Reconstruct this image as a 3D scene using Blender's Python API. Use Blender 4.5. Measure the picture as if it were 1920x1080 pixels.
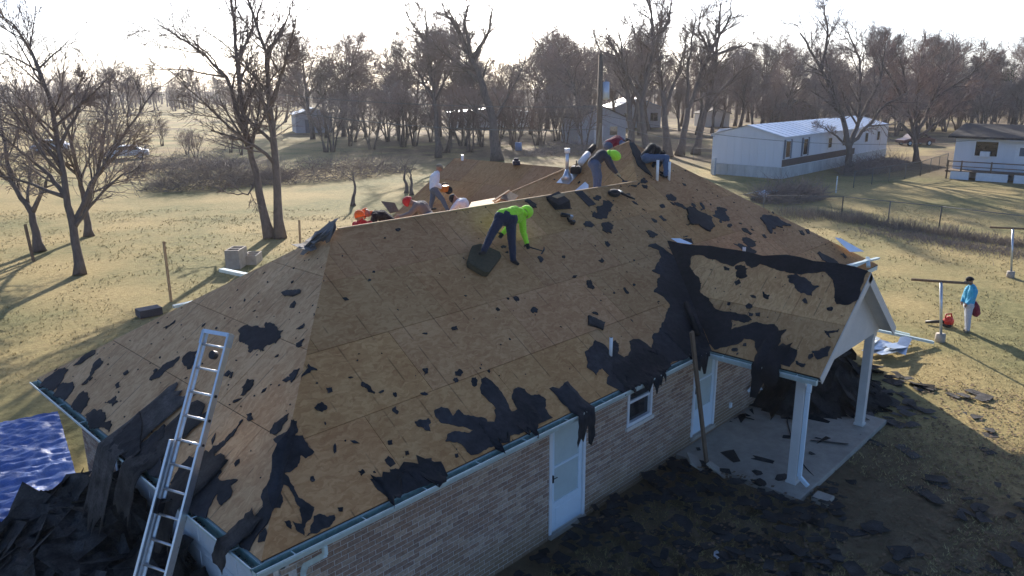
import bpy, bmesh, math, random
from mathutils import Vector, Matrix, noise
from mathutils.geometry import delaunay_2d_cdt
random.seed(7)
for o in list(bpy.data.objects): bpy.data.objects.remove(o)
SC = bpy.context.scene
COL = SC.collection
R = math.radians

# ---------------------------------------------------------------- camera
CP = Vector((-3.33, -6.936, 7.473)); FPX = 1421.9; PT = 0.2602; YAW = 0.8113; ROLL = -0.0044
FW = Vector((math.sin(YAW)*math.cos(PT), math.cos(YAW)*math.cos(PT), -math.sin(PT)))
_r = Vector((math.cos(YAW), -math.sin(YAW), 0)); _u = _r.cross(FW)
RT = _r*math.cos(ROLL)+_u*math.sin(ROLL); UP = _u*math.cos(ROLL)-_r*math.sin(ROLL)
cd = bpy.data.cameras.new('camera'); cam = bpy.data.objects.new('camera', cd); COL.objects.link(cam)
M = Matrix((RT, UP, -FW)).transposed().to_4x4(); M.translation = CP
cam.matrix_world = M
cd.sensor_width = 36; cd.lens = FPX/1920*36; cd.clip_end = 6000; cd.clip_start = .1
SC.camera = cam
# ---------------------------------------------------------------- sky, sun, exposure
SUN_EL = R(18.5); SUN_AZ = math.atan2(.66, .75)
w = bpy.data.worlds.new('World'); SC.world = w; w.use_nodes = True
nt = w.node_tree; bg = nt.nodes['Background']
sky = nt.nodes.new('ShaderNodeTexSky'); sky.sky_type = 'NISHITA'; sky.sun_disc = False
sky.sun_elevation = SUN_EL; sky.sun_rotation = SUN_AZ; sky.altitude = 300; sky.dust_density = 2.0; sky.air_density = .6; sky.ozone_density = 4.0
nt.links.new(sky.outputs[0], bg.inputs[0]); bg.inputs[1].default_value = 0.12
sl = bpy.data.lights.new('sun', 'SUN'); sl.energy = 5.0; sl.angle = R(.55); sl.color = (1, .91, .80)
so = bpy.data.objects.new('sun', sl); COL.objects.link(so)
SD = Vector((math.sin(SUN_AZ)*math.cos(SUN_EL), math.cos(SUN_AZ)*math.cos(SUN_EL), math.sin(SUN_EL)))
so.rotation_euler = (-SD).to_track_quat('-Z', 'Y').to_euler(); so.location = (0, 0, 60)
vs = SC.view_settings; vs.view_transform = 'Standard'; vs.look = 'None'; vs.gamma = 1; vs.exposure = 1.06
SC.render.engine = 'CYCLES'
SC.cycles.max_bounces = 6; SC.cycles.diffuse_bounces = 3; SC.cycles.transparent_max_bounces = 8
try: SC.cycles.volume_step_rate = 4
except Exception: pass

# ---------------------------------------------------------------- pixel helpers (photo pixel -> direction)
def ray(px, py): return FW + RT*((px-960)/FPX) + UP*((540-py)/FPX)
def hit(px, py, n, d):
    r = ray(px, py); n = Vector(n); t = (d-n.dot(CP))/n.dot(r); return CP+r*t
def gp(px, py, z=0): return hit(px, py, (0, 0, 1), z)
def at_depth(px, py, dep): return CP+ray(px, py)*dep
def depth(P): return (Vector(P)-CP).dot(FW)
def project(P):
    d = Vector(P)-CP; z = d.dot(FW); return (960+FPX*d.dot(RT)/z, 540-FPX*d.dot(UP)/z)

# ---------------------------------------------------------------- materials
MATS = {}
def mat(name, col=(.5, .5, .5), rough=.8, var=.15, scale=8., bump=0., metal=0., bscale=None, spec=.3, detail=4, obcol=False, stretch=None, rand=0., var2=0., sheen=0., trans=0.):
    m = bpy.data.materials.new(name); m.use_nodes = True; n = m.node_tree.nodes; L = m.node_tree.links
    b = n['Principled BSDF']; b.inputs['Roughness'].default_value = rough; b.inputs['Metallic'].default_value = metal
    b.inputs['Specular IOR Level'].default_value = spec
    tc = n.new('ShaderNodeTexCoord'); src = tc.outputs['Object']
    if stretch:
        mp = n.new('ShaderNodeMapping'); mp.inputs['Scale'].default_value = stretch; L.new(src, mp.inputs[0]); src = mp.outputs[0]
    no = n.new('ShaderNodeTexNoise'); no.inputs['Scale'].default_value = scale; no.inputs['Detail'].default_value = detail; no.inputs['Roughness'].default_value = .65
    L.new(src, no.inputs['Vector'])
    cr = n.new('ShaderNodeMapRange'); cr.inputs[1].default_value = .25; cr.inputs[2].default_value = .75
    cr.inputs[3].default_value = 1-var; cr.inputs[4].default_value = 1+var; L.new(no.outputs[0], cr.inputs[0])
    mul = n.new('ShaderNodeVectorMath'); mul.operation = 'SCALE'; mul.inputs[0].default_value = col; L.new(cr.outputs[0], mul.inputs['Scale'])
    out = mul.outputs[0]
    if var2:
        n2 = n.new('ShaderNodeTexNoise'); n2.inputs['Scale'].default_value = scale*.13; n2.inputs['Detail'].default_value = 3; L.new(src, n2.inputs['Vector'])
        c2 = n.new('ShaderNodeMapRange'); c2.inputs[1].default_value = .3; c2.inputs[2].default_value = .7; c2.inputs[3].default_value = 1-var2; c2.inputs[4].default_value = 1+var2
        L.new(n2.outputs[0], c2.inputs[0]); m2 = n.new('ShaderNodeVectorMath'); m2.operation = 'SCALE'; L.new(out, m2.inputs[0]); L.new(c2.outputs[0], m2.inputs['Scale']); out = m2.outputs[0]
    if rand:
        oi = n.new('ShaderNodeObjectInfo'); c3 = n.new('ShaderNodeMapRange'); c3.inputs[3].default_value = 1-rand; c3.inputs[4].default_value = 1+rand
        L.new(oi.outputs['Random'], c3.inputs[0]); m3 = n.new('ShaderNodeVectorMath'); m3.operation = 'SCALE'; L.new(out, m3.inputs[0]); L.new(c3.outputs[0], m3.inputs['Scale']); out = m3.outputs[0]
    if obcol:
        oi = n.new('ShaderNodeObjectInfo'); m4 = n.new('ShaderNodeVectorMath'); m4.operation = 'MULTIPLY'; L.new(out, m4.inputs[0]); L.new(oi.outputs['Color'], m4.inputs[1]); out = m4.outputs[0]
    L.new(out, b.inputs['Base Color'])
    if bump:
        bn = n.new('ShaderNodeTexNoise'); bn.inputs['Scale'].default_value = bscale or scale*3; bn.inputs['Detail'].default_value = 5; L.new(src, bn.inputs['Vector'])
        bp = n.new('ShaderNodeBump'); bp.inputs['Strength'].default_value = bump; bp.inputs['Distance'].default_value = .02; L.new(bn.outputs[0], bp.inputs['Height']); L.new(bp.outputs[0], b.inputs['Normal'])
    if sheen:
        b.inputs['Sheen Weight'].default_value = sheen
    MATS[name] = m
    return m
# oriented strand board: elongated flakes, nail rows, stain; object colour tints each sheet
def osb_mat():
    m = bpy.data.materials.new('strand_board'); m.use_nodes = True; n = m.node_tree.nodes; L = m.node_tree.links
    b = n['Principled BSDF']; b.inputs['Roughness'].default_value = .82; b.inputs['Specular IOR Level'].default_value = .25
    tc = n.new('ShaderNodeTexCoord'); src = tc.outputs['Object']
    wn = n.new('ShaderNodeTexNoise'); wn.inputs['Scale'].default_value = 5; L.new(src, wn.inputs['Vector'])
    wm = n.new('ShaderNodeVectorMath'); wm.operation = 'MULTIPLY_ADD'; wm.inputs[1].default_value = (.25, .25, .25); L.new(wn.outputs['Color'], wm.inputs[0]); L.new(src, wm.inputs[2])
    def flakes(rot, sc):
        mp = n.new('ShaderNodeMapping'); mp.inputs['Rotation'].default_value = (0, 0, rot); mp.inputs['Scale'].default_value = sc; L.new(wm.outputs[0], mp.inputs[0])
        v = n.new('ShaderNodeTexVoronoi'); v.inputs['Scale'].default_value = 1; L.new(mp.outputs[0], v.inputs['Vector'])
        s = n.new('ShaderNodeSeparateColor'); L.new(v.outputs['Color'], s.inputs[0]); return s.outputs[0]
    f1 = flakes(.5, (9, 28, 14)); f2 = flakes(-.7, (8, 26, 14))
    add = n.new('ShaderNodeMath'); add.operation = 'ADD'; L.new(f1, add.inputs[0]); L.new(f2, add.inputs[1])
    st = n.new('ShaderNodeTexNoise'); st.inputs['Scale'].default_value = .9; st.inputs['Detail'].default_value = 6; st.inputs['Roughness'].default_value = .62; L.new(src, st.inputs['Vector'])
    ad2 = n.new('ShaderNodeMath'); ad2.operation = 'MULTIPLY_ADD'; ad2.inputs[1].default_value = .28; L.new(add.outputs[0], ad2.inputs[0]); L.new(st.outputs[0], ad2.inputs[2])
    cr = n.new('ShaderNodeValToRGB'); L.new(ad2.outputs[0], cr.inputs[0])
    e = cr.color_ramp.elements; e[0].position = .42; e[0].color = (.37, .172, .066, 1); e[1].position = 1.0; e[1].color = (.545, .30, .13, 1)
    k = e.new(.72); k.color = (.45, .228, .09, 1)
    # fine dark scuffs
    sf = n.new('ShaderNodeTexNoise'); sf.inputs['Scale'].default_value = 14; sf.inputs['Detail'].default_value = 8; sf.inputs['Roughness'].default_value = .8; L.new(src, sf.inputs['Vector'])
    sr = n.new('ShaderNodeMapRange'); sr.inputs[1].default_value = .28; sr.inputs[2].default_value = .42; sr.inputs[3].default_value = .62; sr.inputs[4].default_value = 1; L.new(sf.outputs[0], sr.inputs[0])
    m1 = n.new('ShaderNodeVectorMath'); m1.operation = 'SCALE'; L.new(cr.outputs[0], m1.inputs[0]); L.new(sr.outputs[0], m1.inputs['Scale'])
    # rows of old nail marks over the rafters, 61 cm apart
    uv = n.new('ShaderNodeUVMap'); uv.uv_map = 'uv'; sx = n.new('ShaderNodeSeparateXYZ'); L.new(uv.outputs[0], sx.inputs[0])
    md = n.new('ShaderNodeMath'); md.operation = 'PINGPONG'; md.inputs[1].default_value = .305; L.new(sx.outputs[0], md.inputs[0])
    rr = n.new('ShaderNodeMapRange'); rr.inputs[1].default_value = .004; rr.inputs[2].default_value = .016; rr.inputs[3].default_value = .5; rr.inputs[4].default_value = 1; L.new(md.outputs[0], rr.inputs[0])
    nn = n.new('ShaderNodeTexNoise'); nn.inputs['Scale'].default_value = 3; L.new(src, nn.inputs['Vector'])
    nr = n.new('ShaderNodeMapRange'); nr.inputs[1].default_value = .42; nr.inputs[2].default_value = .55; L.new(nn.outputs[0], nr.inputs[0])
    mx = n.new('ShaderNodeMix'); mx.data_type = 'FLOAT'; L.new(nr.outputs[0], mx.inputs[0]); mx.inputs[2].default_value = 1; L.new(rr.outputs[0], mx.inputs[3])
    m2 = n.new('ShaderNodeVectorMath'); m2.operation = 'SCALE'; L.new(m1.outputs[0], m2.inputs[0]); L.new(mx.outputs[0], m2.inputs['Scale'])
    oi = n.new('ShaderNodeObjectInfo'); m4 = n.new('ShaderNodeVectorMath'); m4.operation = 'MULTIPLY'; L.new(m2.outputs[0], m4.inputs[0]); L.new(oi.outputs['Color'], m4.inputs[1])
    L.new(m4.outputs[0], b.inputs['Base Color'])
    bp = n.new('ShaderNodeBump'); bp.inputs['Strength'].default_value = .35; bp.inputs['Distance'].default_value = .006; L.new(add.outputs[0], bp.inputs['Height']); L.new(bp.outputs[0], b.inputs['Normal'])
    MATS['osb'] = m
osb_mat()
def brick_mat():
    m = bpy.data.materials.new('brick_clay'); m.use_nodes = True; n = m.node_tree.nodes; L = m.node_tree.links
    b = n['Principled BSDF']; b.inputs['Roughness'].default_value = .9; b.inputs['Specular IOR Level'].default_value = .2
    at = n.new('ShaderNodeAttribute'); at.attribute_name = 'rnd'; oi = n.new('ShaderNodeObjectInfo')
    a = n.new('ShaderNodeMath'); a.operation = 'ADD'; L.new(at.outputs['Fac'], a.inputs[0]); L.new(oi.outputs['Random'], a.inputs[1])
    fr = n.new('ShaderNodeMath'); fr.operation = 'FRACT'; L.new(a.outputs[0], fr.inputs[0])
    cr = n.new('ShaderNodeValToRGB'); L.new(fr.outputs[0], cr.inputs[0]); e = cr.color_ramp.elements
    e[0].color = (.31, .20, .14, 1); e[1].color = (.44, .32, .23, 1); e.new(.35).color = (.37, .25, .18, 1); e.new(.55).color = (.27, .18, .135, 1); e.new(.75).color = (.47, .355, .265, 1)
    ge = n.new('ShaderNodeNewGeometry'); no = n.new('ShaderNodeTexNoise'); no.inputs['Scale'].default_value = 22; no.inputs['Detail'].default_value = 6; L.new(ge.outputs['Position'], no.inputs['Vector'])
    mr = n.new('ShaderNodeMapRange'); mr.inputs[1].default_value = .3; mr.inputs[2].default_value = .7; mr.inputs[3].default_value = .7; mr.inputs[4].default_value = 1.25; L.new(no.outputs[0], mr.inputs[0])
    # soil splash near the ground, uneven
    sx = n.new('ShaderNodeSeparateXYZ'); L.new(ge.outputs['Position'], sx.inputs[0])
    n2 = n.new('ShaderNodeTexNoise'); n2.inputs['Scale'].default_value = 1.6; L.new(ge.outputs['Position'], n2.inputs['Vector'])
    ad = n.new('ShaderNodeMath'); ad.operation = 'MULTIPLY_ADD'; ad.inputs[1].default_value = -1.4; L.new(n2.outputs[0], ad.inputs[0]); L.new(sx.outputs[2], ad.inputs[2])
    r2 = n.new('ShaderNodeMapRange'); r2.inputs[1].default_value = -.5; r2.inputs[2].default_value = .1; r2.inputs[3].default_value = .85; r2.inputs[4].default_value = 0; L.new(ad.outputs[0], r2.inputs[0])
    v = n.new('ShaderNodeVectorMath'); v.operation = 'SCALE'; L.new(cr.outputs[0], v.inputs[0]); L.new(mr.outputs[0], v.inputs['Scale'])
    mx = n.new('ShaderNodeMix'); mx.data_type = 'RGBA'; L.new(r2.outputs[0], mx.inputs[0]); L.new(v.outputs[0], mx.inputs[6]); mx.inputs[7].default_value = (.25, .17, .10, 1)
    L.new(mx.outputs[2], b.inputs['Base Color'])
    bp = n.new('ShaderNodeBump'); bp.inputs['Strength'].default_value = .5; bp.inputs['Distance'].default_value = .004; L.new(no.outputs[0], bp.inputs['Height']); L.new(bp.outputs[0], b.inputs['Normal'])
    MATS['brick'] = m
brick_mat()
def ground_mat():
    m = bpy.data.materials.new('dry_lawn'); m.use_nodes = True; n = m.node_tree.nodes; L = m.node_tree.links
    b = n['Principled BSDF']; b.inputs['Roughness'].default_value = .95; b.inputs['Specular IOR Level'].default_value = .1
    tc = n.new('ShaderNodeTexCoord'); src = tc.outputs['Object']
    def noise(sc, det=5, ro=.6, st=None):
        x = n.new('ShaderNodeTexNoise'); x.inputs['Scale'].default_value = sc; x.inputs['Detail'].default_value = det; x.inputs['Roughness'].default_value = ro
        L.new(src, x.inputs['Vector']); return x.outputs[0]
    def ramp(f, pts):
        c = n.new('ShaderNodeValToRGB'); L.new(f, c.inputs[0]); e = c.color_ramp.elements
        e[0].position, e[0].color = pts[0][0], (*pts[0][1], 1); e[1].position, e[1].color = pts[-1][0], (*pts[-1][1], 1)
        for p, cc in pts[1:-1]: k = e.new(p); k.color = (*cc, 1)
        return c.outputs[0]
    def mix(f, a, bb, kind='MIX'):
        x = n.new('ShaderNodeMix'); x.data_type = 'RGBA'; x.blend_type = kind
        for s, v in ((x.inputs[0], f), (x.inputs[6], a), (x.inputs[7], bb)):
            if hasattr(v, 'is_output'): L.new(v, s)
            else: s.default_value = v
        return x.outputs[2]
    fine = ramp(noise(5, 9, .8), [(.28, (.14, .10, .05)), (.45, (.34, .26, .115)), (.6, (.45, .355, .16)), (.75, (.54, .45, .25))])
    green = ramp(noise(3, 8, .75), [(.3, (.10, .095, .04)), (.6, (.28, .255, .11)), (.75, (.40, .34, .165))])
    litter = ramp(noise(1.4, 9, .8), [(.3, (.07, .05, .033)), (.55, (.18, .13, .085)), (.75, (.32, .24, .16))])
    g = n.new('ShaderNodeMapRange'); g.inputs[1].default_value = .42; g.inputs[2].default_value = .6; L.new(noise(.13, 5), g.inputs[0])
    c = mix(g.outputs[0], fine, green)
    # bare litter under the far woods and in a stretch along the fence
    l = n.new('ShaderNodeMapRange'); l.inputs[1].default_value = .52; l.inputs[2].default_value = .66; L.new(noise(.045, 6), l.inputs[0])
    ds = n.new('ShaderNodeVectorMath'); ds.operation = 'DISTANCE'; ds.inputs[1].default_value = (8, 8, 0); L.new(src, ds.inputs[0])
    dr = n.new('ShaderNodeMapRange'); dr.inputs[1].default_value = 34; dr.inputs[2].default_value = 62; L.new(ds.outputs['Value'], dr.inputs[0])
    dt = n.new('ShaderNodeVectorMath'); dt.operation = 'DOT_PRODUCT'; dt.inputs[1].default_value = (1, -.62, 0); L.new(src, dt.inputs[0])
    l2 = n.new('ShaderNodeMapRange'); l2.inputs[1].default_value = -2; l2.inputs[2].default_value = 14; L.new(dt.outputs['Value'], l2.inputs[0])
    d2 = n.new('ShaderNodeMapRange'); d2.inputs[1].default_value = 50; d2.inputs[2].default_value = 66; d2.inputs[4].default_value = .9; L.new(ds.outputs['Value'], d2.inputs[0])
    w2 = n.new('ShaderNodeMapRange'); w2.inputs[1].default_value = .34; w2.inputs[2].default_value = .52; L.new(noise(.12, 6), w2.inputs[0])
    f0 = n.new('ShaderNodeMath'); f0.operation = 'MULTIPLY'; L.new(l2.outputs[0], f0.inputs[0]); L.new(d2.outputs[0], f0.inputs[1])
    f1_ = n.new('ShaderNodeMath'); f1_.operation = 'MULTIPLY'; L.new(f0.outputs[0], f1_.inputs[0]); L.new(w2.outputs[0], f1_.inputs[1])
    fa = n.new('ShaderNodeMath'); fa.operation = 'MULTIPLY'; L.new(l.outputs[0], fa.inputs[0]); L.new(dr.outputs[0], fa.inputs[1])
    f = n.new('ShaderNodeMath'); f.operation = 'MAXIMUM'; L.new(fa.outputs[0], f.inputs[0]); L.new(f1_.outputs[0], f.inputs[1])
    c = mix(f.outputs[0], c, litter)
    # trampled bare soil beside the house front
    sd = n.new('ShaderNodeVectorMath'); sd.operation = 'DISTANCE'; sd.inputs[1].default_value = (7, -2.5, 0); L.new(src, sd.inputs[0])
    nn = n.new('ShaderNodeMath'); nn.operation = 'MULTIPLY_ADD'; nn.inputs[1].default_value = 5; L.new(noise(.6, 6), nn.inputs[0]); L.new(sd.outputs['Value'], nn.inputs[2])
    s2 = n.new('ShaderNodeMapRange'); s2.inputs[1].default_value = 7.5; s2.inputs[2].default_value = 11; s2.inputs[3].default_value = .85; s2.inputs[4].default_value = 0; L.new(nn.outputs[0], s2.inputs[0])
    c = mix(s2.outputs[0], c, litter)
    L.new(c, b.inputs['Base Color'])
    bp = n.new('ShaderNodeBump'); bp.inputs['Strength'].default_value = .9; bp.inputs['Distance'].default_value = .06; L.new(noise(7, 8, .75), bp.inputs['Height']); L.new(bp.outputs[0], b.inputs['Normal'])
    MATS['ground'] = m
ground_mat()
mat('felt', (.02, .021, .024), .8, .6, 9, .6, bscale=18, spec=.25, var2=.45, rand=.35)
mat('shingle', (.046, .043, .041), .9, .55, 30, .5, bscale=220, rand=.4, var2=.65)
mat('mortar', (.66, .62, .56), .95, .2, 30, .3)
mat('white_paint', (.72, .74, .75), .5, .07, 6, .05, var2=.06)
mat('siding', (.62, .60, .56), .6, .06, 5, .04, var2=.06)
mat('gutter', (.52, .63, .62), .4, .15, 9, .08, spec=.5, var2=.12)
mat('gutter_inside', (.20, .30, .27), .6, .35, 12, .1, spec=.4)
mat('door_paint', (.66, .76, .82), .45, .05, 4, .03, spec=.4)
mat('door_glass', (.52, .60, .58), .12, .08, 3, spec=.6)
mat('dark_glass', (.015, .018, .022), .08, .2, 3, spec=.7)
mat('concrete', (.37, .33, .275), .9, .2, 4, .2, bscale=60, var2=.15)
mat('raw_wood', (.40, .27, .15), .85, .25, 6, .2, stretch=(1, 1, .2))
mat('old_wood', (.17, .12, .08), .9, .35, 10, .3, stretch=(3, 3, .4))
mat('attic', (.06, .045, .03), .95)
mat('aluminium', (.70, .72, .74), .32, .08, 18, .05, metal=.85, spec=.5)
mat('galvanised', (.50, .56, .62), .38, .18, 7, .08, metal=.7)
mat('pvc', (.80, .82, .82), .4, .06, 6)
mat('black_plastic', (.02, .02, .022), .45, .2, 8)
mat('red_plastic', (.50, .035, .025), .4, .1, 8)
mat('orange_plastic', (.65, .20, .03), .45, .1, 8)
mat('foam', (.085, .072, .042), 1, .35, 22, .9, bscale=60)
mat('bark', (.15, .12, .10), .95, .35, 7, .7, stretch=(1, 1, .25), bscale=16)
mat('twig', (.235, .19, .165), .95, .3, 2, rand=.2)
mat('twig_red', (.245, .18, .15), .95, .3, 1, rand=.2)
mat('twig_pale', (.24, .20, .165), .9, .3, 1)
mat('leaf', (.16, .105, .06), .95, .5, 3)
mat('pine', (.045, .06, .03), .9, .4, 1.5)
mat('tarp', (.06, .125, .36), .46, .3, 6, .7, bscale=30, spec=.6)
mat('roof_metal', (.55, .62, .70), .35, .12, 1.5, .03, metal=.35, spec=.5, var2=.1)
mat('trailer_white', (.64, .66, .68), .55, .07, 1.2, .05, stretch=(1, 1, .1), var2=.1)
mat('skirting', (.48, .49, .47), .7, .18, 3, .1, stretch=(1, 1, .3), var2=.15)
mat('brown_trim', (.10, .075, .065), .7, .2, 4)
mat('blue_roof', (.15, .25, .42), .5, .15, 3)
mat('grey_siding', (.36, .38, .42), .7, .1, 3, .08)
mat('dark_roof', (.05, .045, .045), .9, .3, 8, .3)
mat('car_paint', (.60, .61, .62), .25, .03, 3, spec=.6)
mat('dark_car', (.09, .025, .025), .3, .1, 3, spec=.6)
mat('fence_wire', (.16, .16, .15), .8)
mat('rubber', (.015, .015, .015), .8)
mat('debris_litter', (.10, .075, .05), .95, .4, 12, .4)
mat('skin', (.34, .19, .125), .6, .06, 12)
def cloth(name, c, rough=.9): return mat(name, c, rough, .14, 26, .35, bscale=40, sheen=.15)
cloth('neon', (.42, .85, .05)); cloth('navy', (.02, .028, .055)); cloth('denim', (.085, .125, .20)); cloth('charcoal', (.05, .05, .06)); cloth('black_cloth', (.014, .014, .016))
cloth('maroon', (.20, .02, .04)); cloth('red_cloth', (.50, .03, .03)); cloth('orange_cloth', (.85, .16, .03)); cloth('white_cloth', (.72, .74, .77)); cloth('light_grey', (.46, .47, .52))
cloth('camo', (.17, .16, .15)); cloth('slate', (.12, .14, .17)); cloth('blue_shirt', (.05, .36, .58)); cloth('pale_jeans', (.42, .46, .52)); cloth('tan_glove', (.45, .34, .18)); cloth('plaid', (.08, .12, .22)); cloth('boot', (.022, .019, .017)); cloth('khaki', (.22, .19, .13)); cloth('hair', (.015, .011, .009))

# ---------------------------------------------------------------- mesh helpers
class MB:
    def __init__(s): s.v = []; s.f = []; s.m = []; s.r = []
    def add(s, vs, fs, mi=0, rnd=0.):
        b = len(s.v); s.v += [tuple(x) for x in vs]; s.f += [tuple(b+i for i in f) for f in fs]; s.m += [mi]*len(fs); s.r += [rnd]*len(fs)
    def box(s, lo, hi, mi=0, mtx=None, rnd=0.):
        x0, y0, z0 = lo; x1, y1, z1 = hi
        vs = [Vector(p) for p in ((x0,y0,z0),(x1,y0,z0),(x1,y1,z0),(x0,y1,z0),(x0,y0,z1),(x1,y0,z1),(x1,y1,z1),(x0,y1,z1))]
        if mtx: vs = [mtx @ p for p in vs]
        s.add(vs, [(0,3,2,1),(4,5,6,7),(0,1,5,4),(1,2,6,5),(2,3,7,6),(3,0,4,7)], mi, rnd)
    def beam(s, a, b, w, h, mi=0, up=(0, 0, 1)):
        a = Vector(a); b = Vector(b); d = (b-a).normalized(); u = Vector(up); x = d.cross(u)
        if x.length < 1e-4: x = d.cross(Vector((1, 0, 0)))
        x.normalize(); u = x.cross(d)
        vs = [p+x*sx*w/2+u*sy*h/2 for p in (a, b) for sx, sy in ((-1,-1),(1,-1),(1,1),(-1,1))]
        s.add(vs, [(0,1,2,3),(7,6,5,4),(0,4,5,1),(1,5,6,2),(2,6,7,3),(3,7,4,0)], mi)
    def tube(s, pts, rad, n=8, mi=0, cap=True, closed_r=None):
        pts = [Vector(p) for p in pts]; k = len(pts)
        if not hasattr(rad, '__len__'): rad = [rad]*k
        vs = []; x = None
        for i, p in enumerate(pts):
            d = (pts[min(i+1, k-1)]-pts[max(i-1, 0)])
            if d.length < 1e-9: d = Vector((0, 0, 1))
            d.normalize()
            if x is None:
                x = d.cross(Vector((0, 0, 1)))
                if x.length < .05: x = d.cross(Vector((1, 0, 0)))
            else: x = x-d*x.dot(d)
            if x.length < 1e-6: x = d.orthogonal()
            x = x.normalized(); y = d.cross(x)
            for j in range(n):
                t = 2*math.pi*j/n; vs.append(p+(x*math.cos(t)+y*math.sin(t))*rad[i])
        fs = [(i*n+j, i*n+(j+1) % n, (i+1)*n+(j+1) % n, (i+1)*n+j) for i in range(k-1) for j in range(n)]
        if cap: fs += [tuple(range(n))[::-1], tuple((k-1)*n+j for j in range(n))]
        s.add(vs, fs, mi)
    def ball(s, c, r, mi=0, n=10, mtx=None):
        c = Vector(c); r = r if hasattr(r, '__len__') else (r, r, r); vs = []; h = n//2
        for i in range(h+1):
            a = math.pi*i/h
            for j in range(n):
                t = 2*math.pi*j/n; q = Vector((r[0]*math.sin(a)*math.cos(t), r[1]*math.sin(a)*math.sin(t), r[2]*math.cos(a)))
                vs.append(c+(mtx @ q if mtx else q))
        s.add(vs, [(i*n+j, (i+1)*n+j, (i+1)*n+(j+1) % n, i*n+(j+1) % n) for i in range(h) for j in range(n)], mi)
    def build(s, name, mats, parent=None, smooth=False):
        me = bpy.data.meshes.new(name); me.from_pydata(s.v, [], s.f)
        if not isinstance(mats, (list, tuple)): mats = [mats]
        for m in mats: me.materials.append(MATS[m])
        me.polygons.foreach_set('material_index', s.m)
        if any(s.r):
            a = me.attributes.new('rnd', 'FLOAT', 'FACE'); a.data.foreach_set('value', s.r)
        if smooth: me.polygons.foreach_set('use_smooth', [True]*len(me.polygons))
        me.update()
        return link(name, me, parent)
def link(name, data, parent=None):
    o = bpy.data.objects.new(name, data); COL.objects.link(o)
    if parent is not None:
        o.parent = parent; o.matrix_parent_inverse = Matrix.Translation(-parent.location) if parent.type == 'EMPTY' else Matrix()
    return o
def tag(o, label=None, cat=None, group=None, kind=None):
    if label: o['label'] = label
    if cat: o['category'] = cat
    if group: o['group'] = group
    if kind: o['kind'] = kind
    return o
def thing(name, loc, label, cat, group=None):
    o = bpy.data.objects.new(name, None); COL.objects.link(o); o.location = loc; o.empty_display_size = .2
    return tag(o, label, cat, group)
def bevel(o, wd=.01, seg=2):
    b = o.modifiers.new('bevel', 'BEVEL'); b.width = wd; b.segments = seg; b.limit_method = 'ANGLE'; return o
def clip(poly, rect):
    x0, y0, x1, y1 = rect
    for ax, lim, sg in ((0, x0, 1), (0, x1, -1), (1, y0, 1), (1, y1, -1)):
        out = []
        for i in range(len(poly)):
            a, b = poly[i-1], poly[i]; da = (a[ax]-lim)*sg; db = (b[ax]-lim)*sg
            if da >= 0 and db >= 0: out.append(b)
            elif da >= 0 > db or db >= 0 > da:
                t = da/(da-db); q = (a[0]+(b[0]-a[0])*t, a[1]+(b[1]-a[1])*t); out.append(q)
                if db >= 0: out.append(b)
        poly = out
        if len(poly) < 3: return []
    return poly
def area(p): return .5*sum(p[i-1][0]*p[i][1]-p[i][0]*p[i-1][1] for i in range(len(p)))
def in_poly(p, poly):
    c = False
    for i in range(len(poly)):
        a, b = poly[i-1], poly[i]
        if (a[1] > p[1]) != (b[1] > p[1]) and p[0] < (b[0]-a[0])*(p[1]-a[1])/(b[1]-a[1])+a[0]: c = not c
    return c
class Plane:
    def __init__(s, o, ea, eb):
        s.o = Vector(o); s.ea = Vector(ea).normalized(); s.eb = Vector(eb).normalized(); s.n = s.ea.cross(s.eb).normalized()
        if s.n.z < 0: s.n = -s.n
    def P(s, q, h=0): return s.o+s.ea*q[0]+s.eb*q[1]+s.n*h
    def Q(s, p): d = Vector(p)-s.o; return (d.dot(s.ea), d.dot(s.eb))
    def px(s, x, y, h=0): return s.Q(hit(x, y, s.n, s.n.dot(s.o)+h))
def slab(mb, plane, poly, h0, h1, mi=0):
    if area(poly) < 0: poly = poly[::-1]
    k = len(poly); flip = plane.ea.cross(plane.eb).dot(plane.n) < 0
    vs = [plane.P(q, h0) for q in poly]+[plane.P(q, h1) for q in poly]
    fs = [tuple(range(k))[::-1], tuple(range(k, 2*k))]+[(i, (i+1) % k, k+(i+1) % k, k+i) for i in range(k)]
    if flip: fs = [f[::-1] for f in fs]
    mb.add(vs, fs, mi)
# ================================================================= SETTING
g = MB(); S_ = 1400
g.add([(-S_, -S_, 0), (S_, -S_, 0), (S_, S_, 0), (-S_, S_, 0)], [(0, 1, 2, 3)])
tag(g.build('ground', 'ground'), kind='structure')

# ================================================================= HOUSE
ZE = 2.5; T = .6698
TL = (ZE+T*3.93-ZE)/3.745
house = thing('brick_house', (9, 4, 0), 'brick house with its roof stripped to bare wooden sheathing, covered porch at the front', 'house')
V_A = Vector((14.162, 5.225, 6.0)); V_E = Vector((12.709, 3.93, ZE+T*3.93)); V_R = Vector((3.746, 3.93, ZE+T*3.93)); SA = (V_A.z-V_E.z)/(V_A.x-V_E.x)
V_CL = Vector((0, 0, ZE)); V_CR = Vector((19.16, .0, ZE)); V_BL = Vector((0, 7.862, ZE))
PX0, PXR, PYF, PT_ = 9.546, 11.568, -2.226, .7737; PZE = 2.45; PZR = PZE+(PXR-PX0)*PT_
S = Plane((0, 0, ZE), (1, 0, 0), (0, 1, T)); LP = Plane((0, 0, ZE), (0, 1, 0), (1, 0, TL))
PL = Plane((PX0, PYF, PZE), (0, 1, 0), (1, 0, PT_))
PRt = Plane((2*PXR-PX0, PYF, PZE), (0, 1, 0), (-1, 0, PT_))
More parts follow.
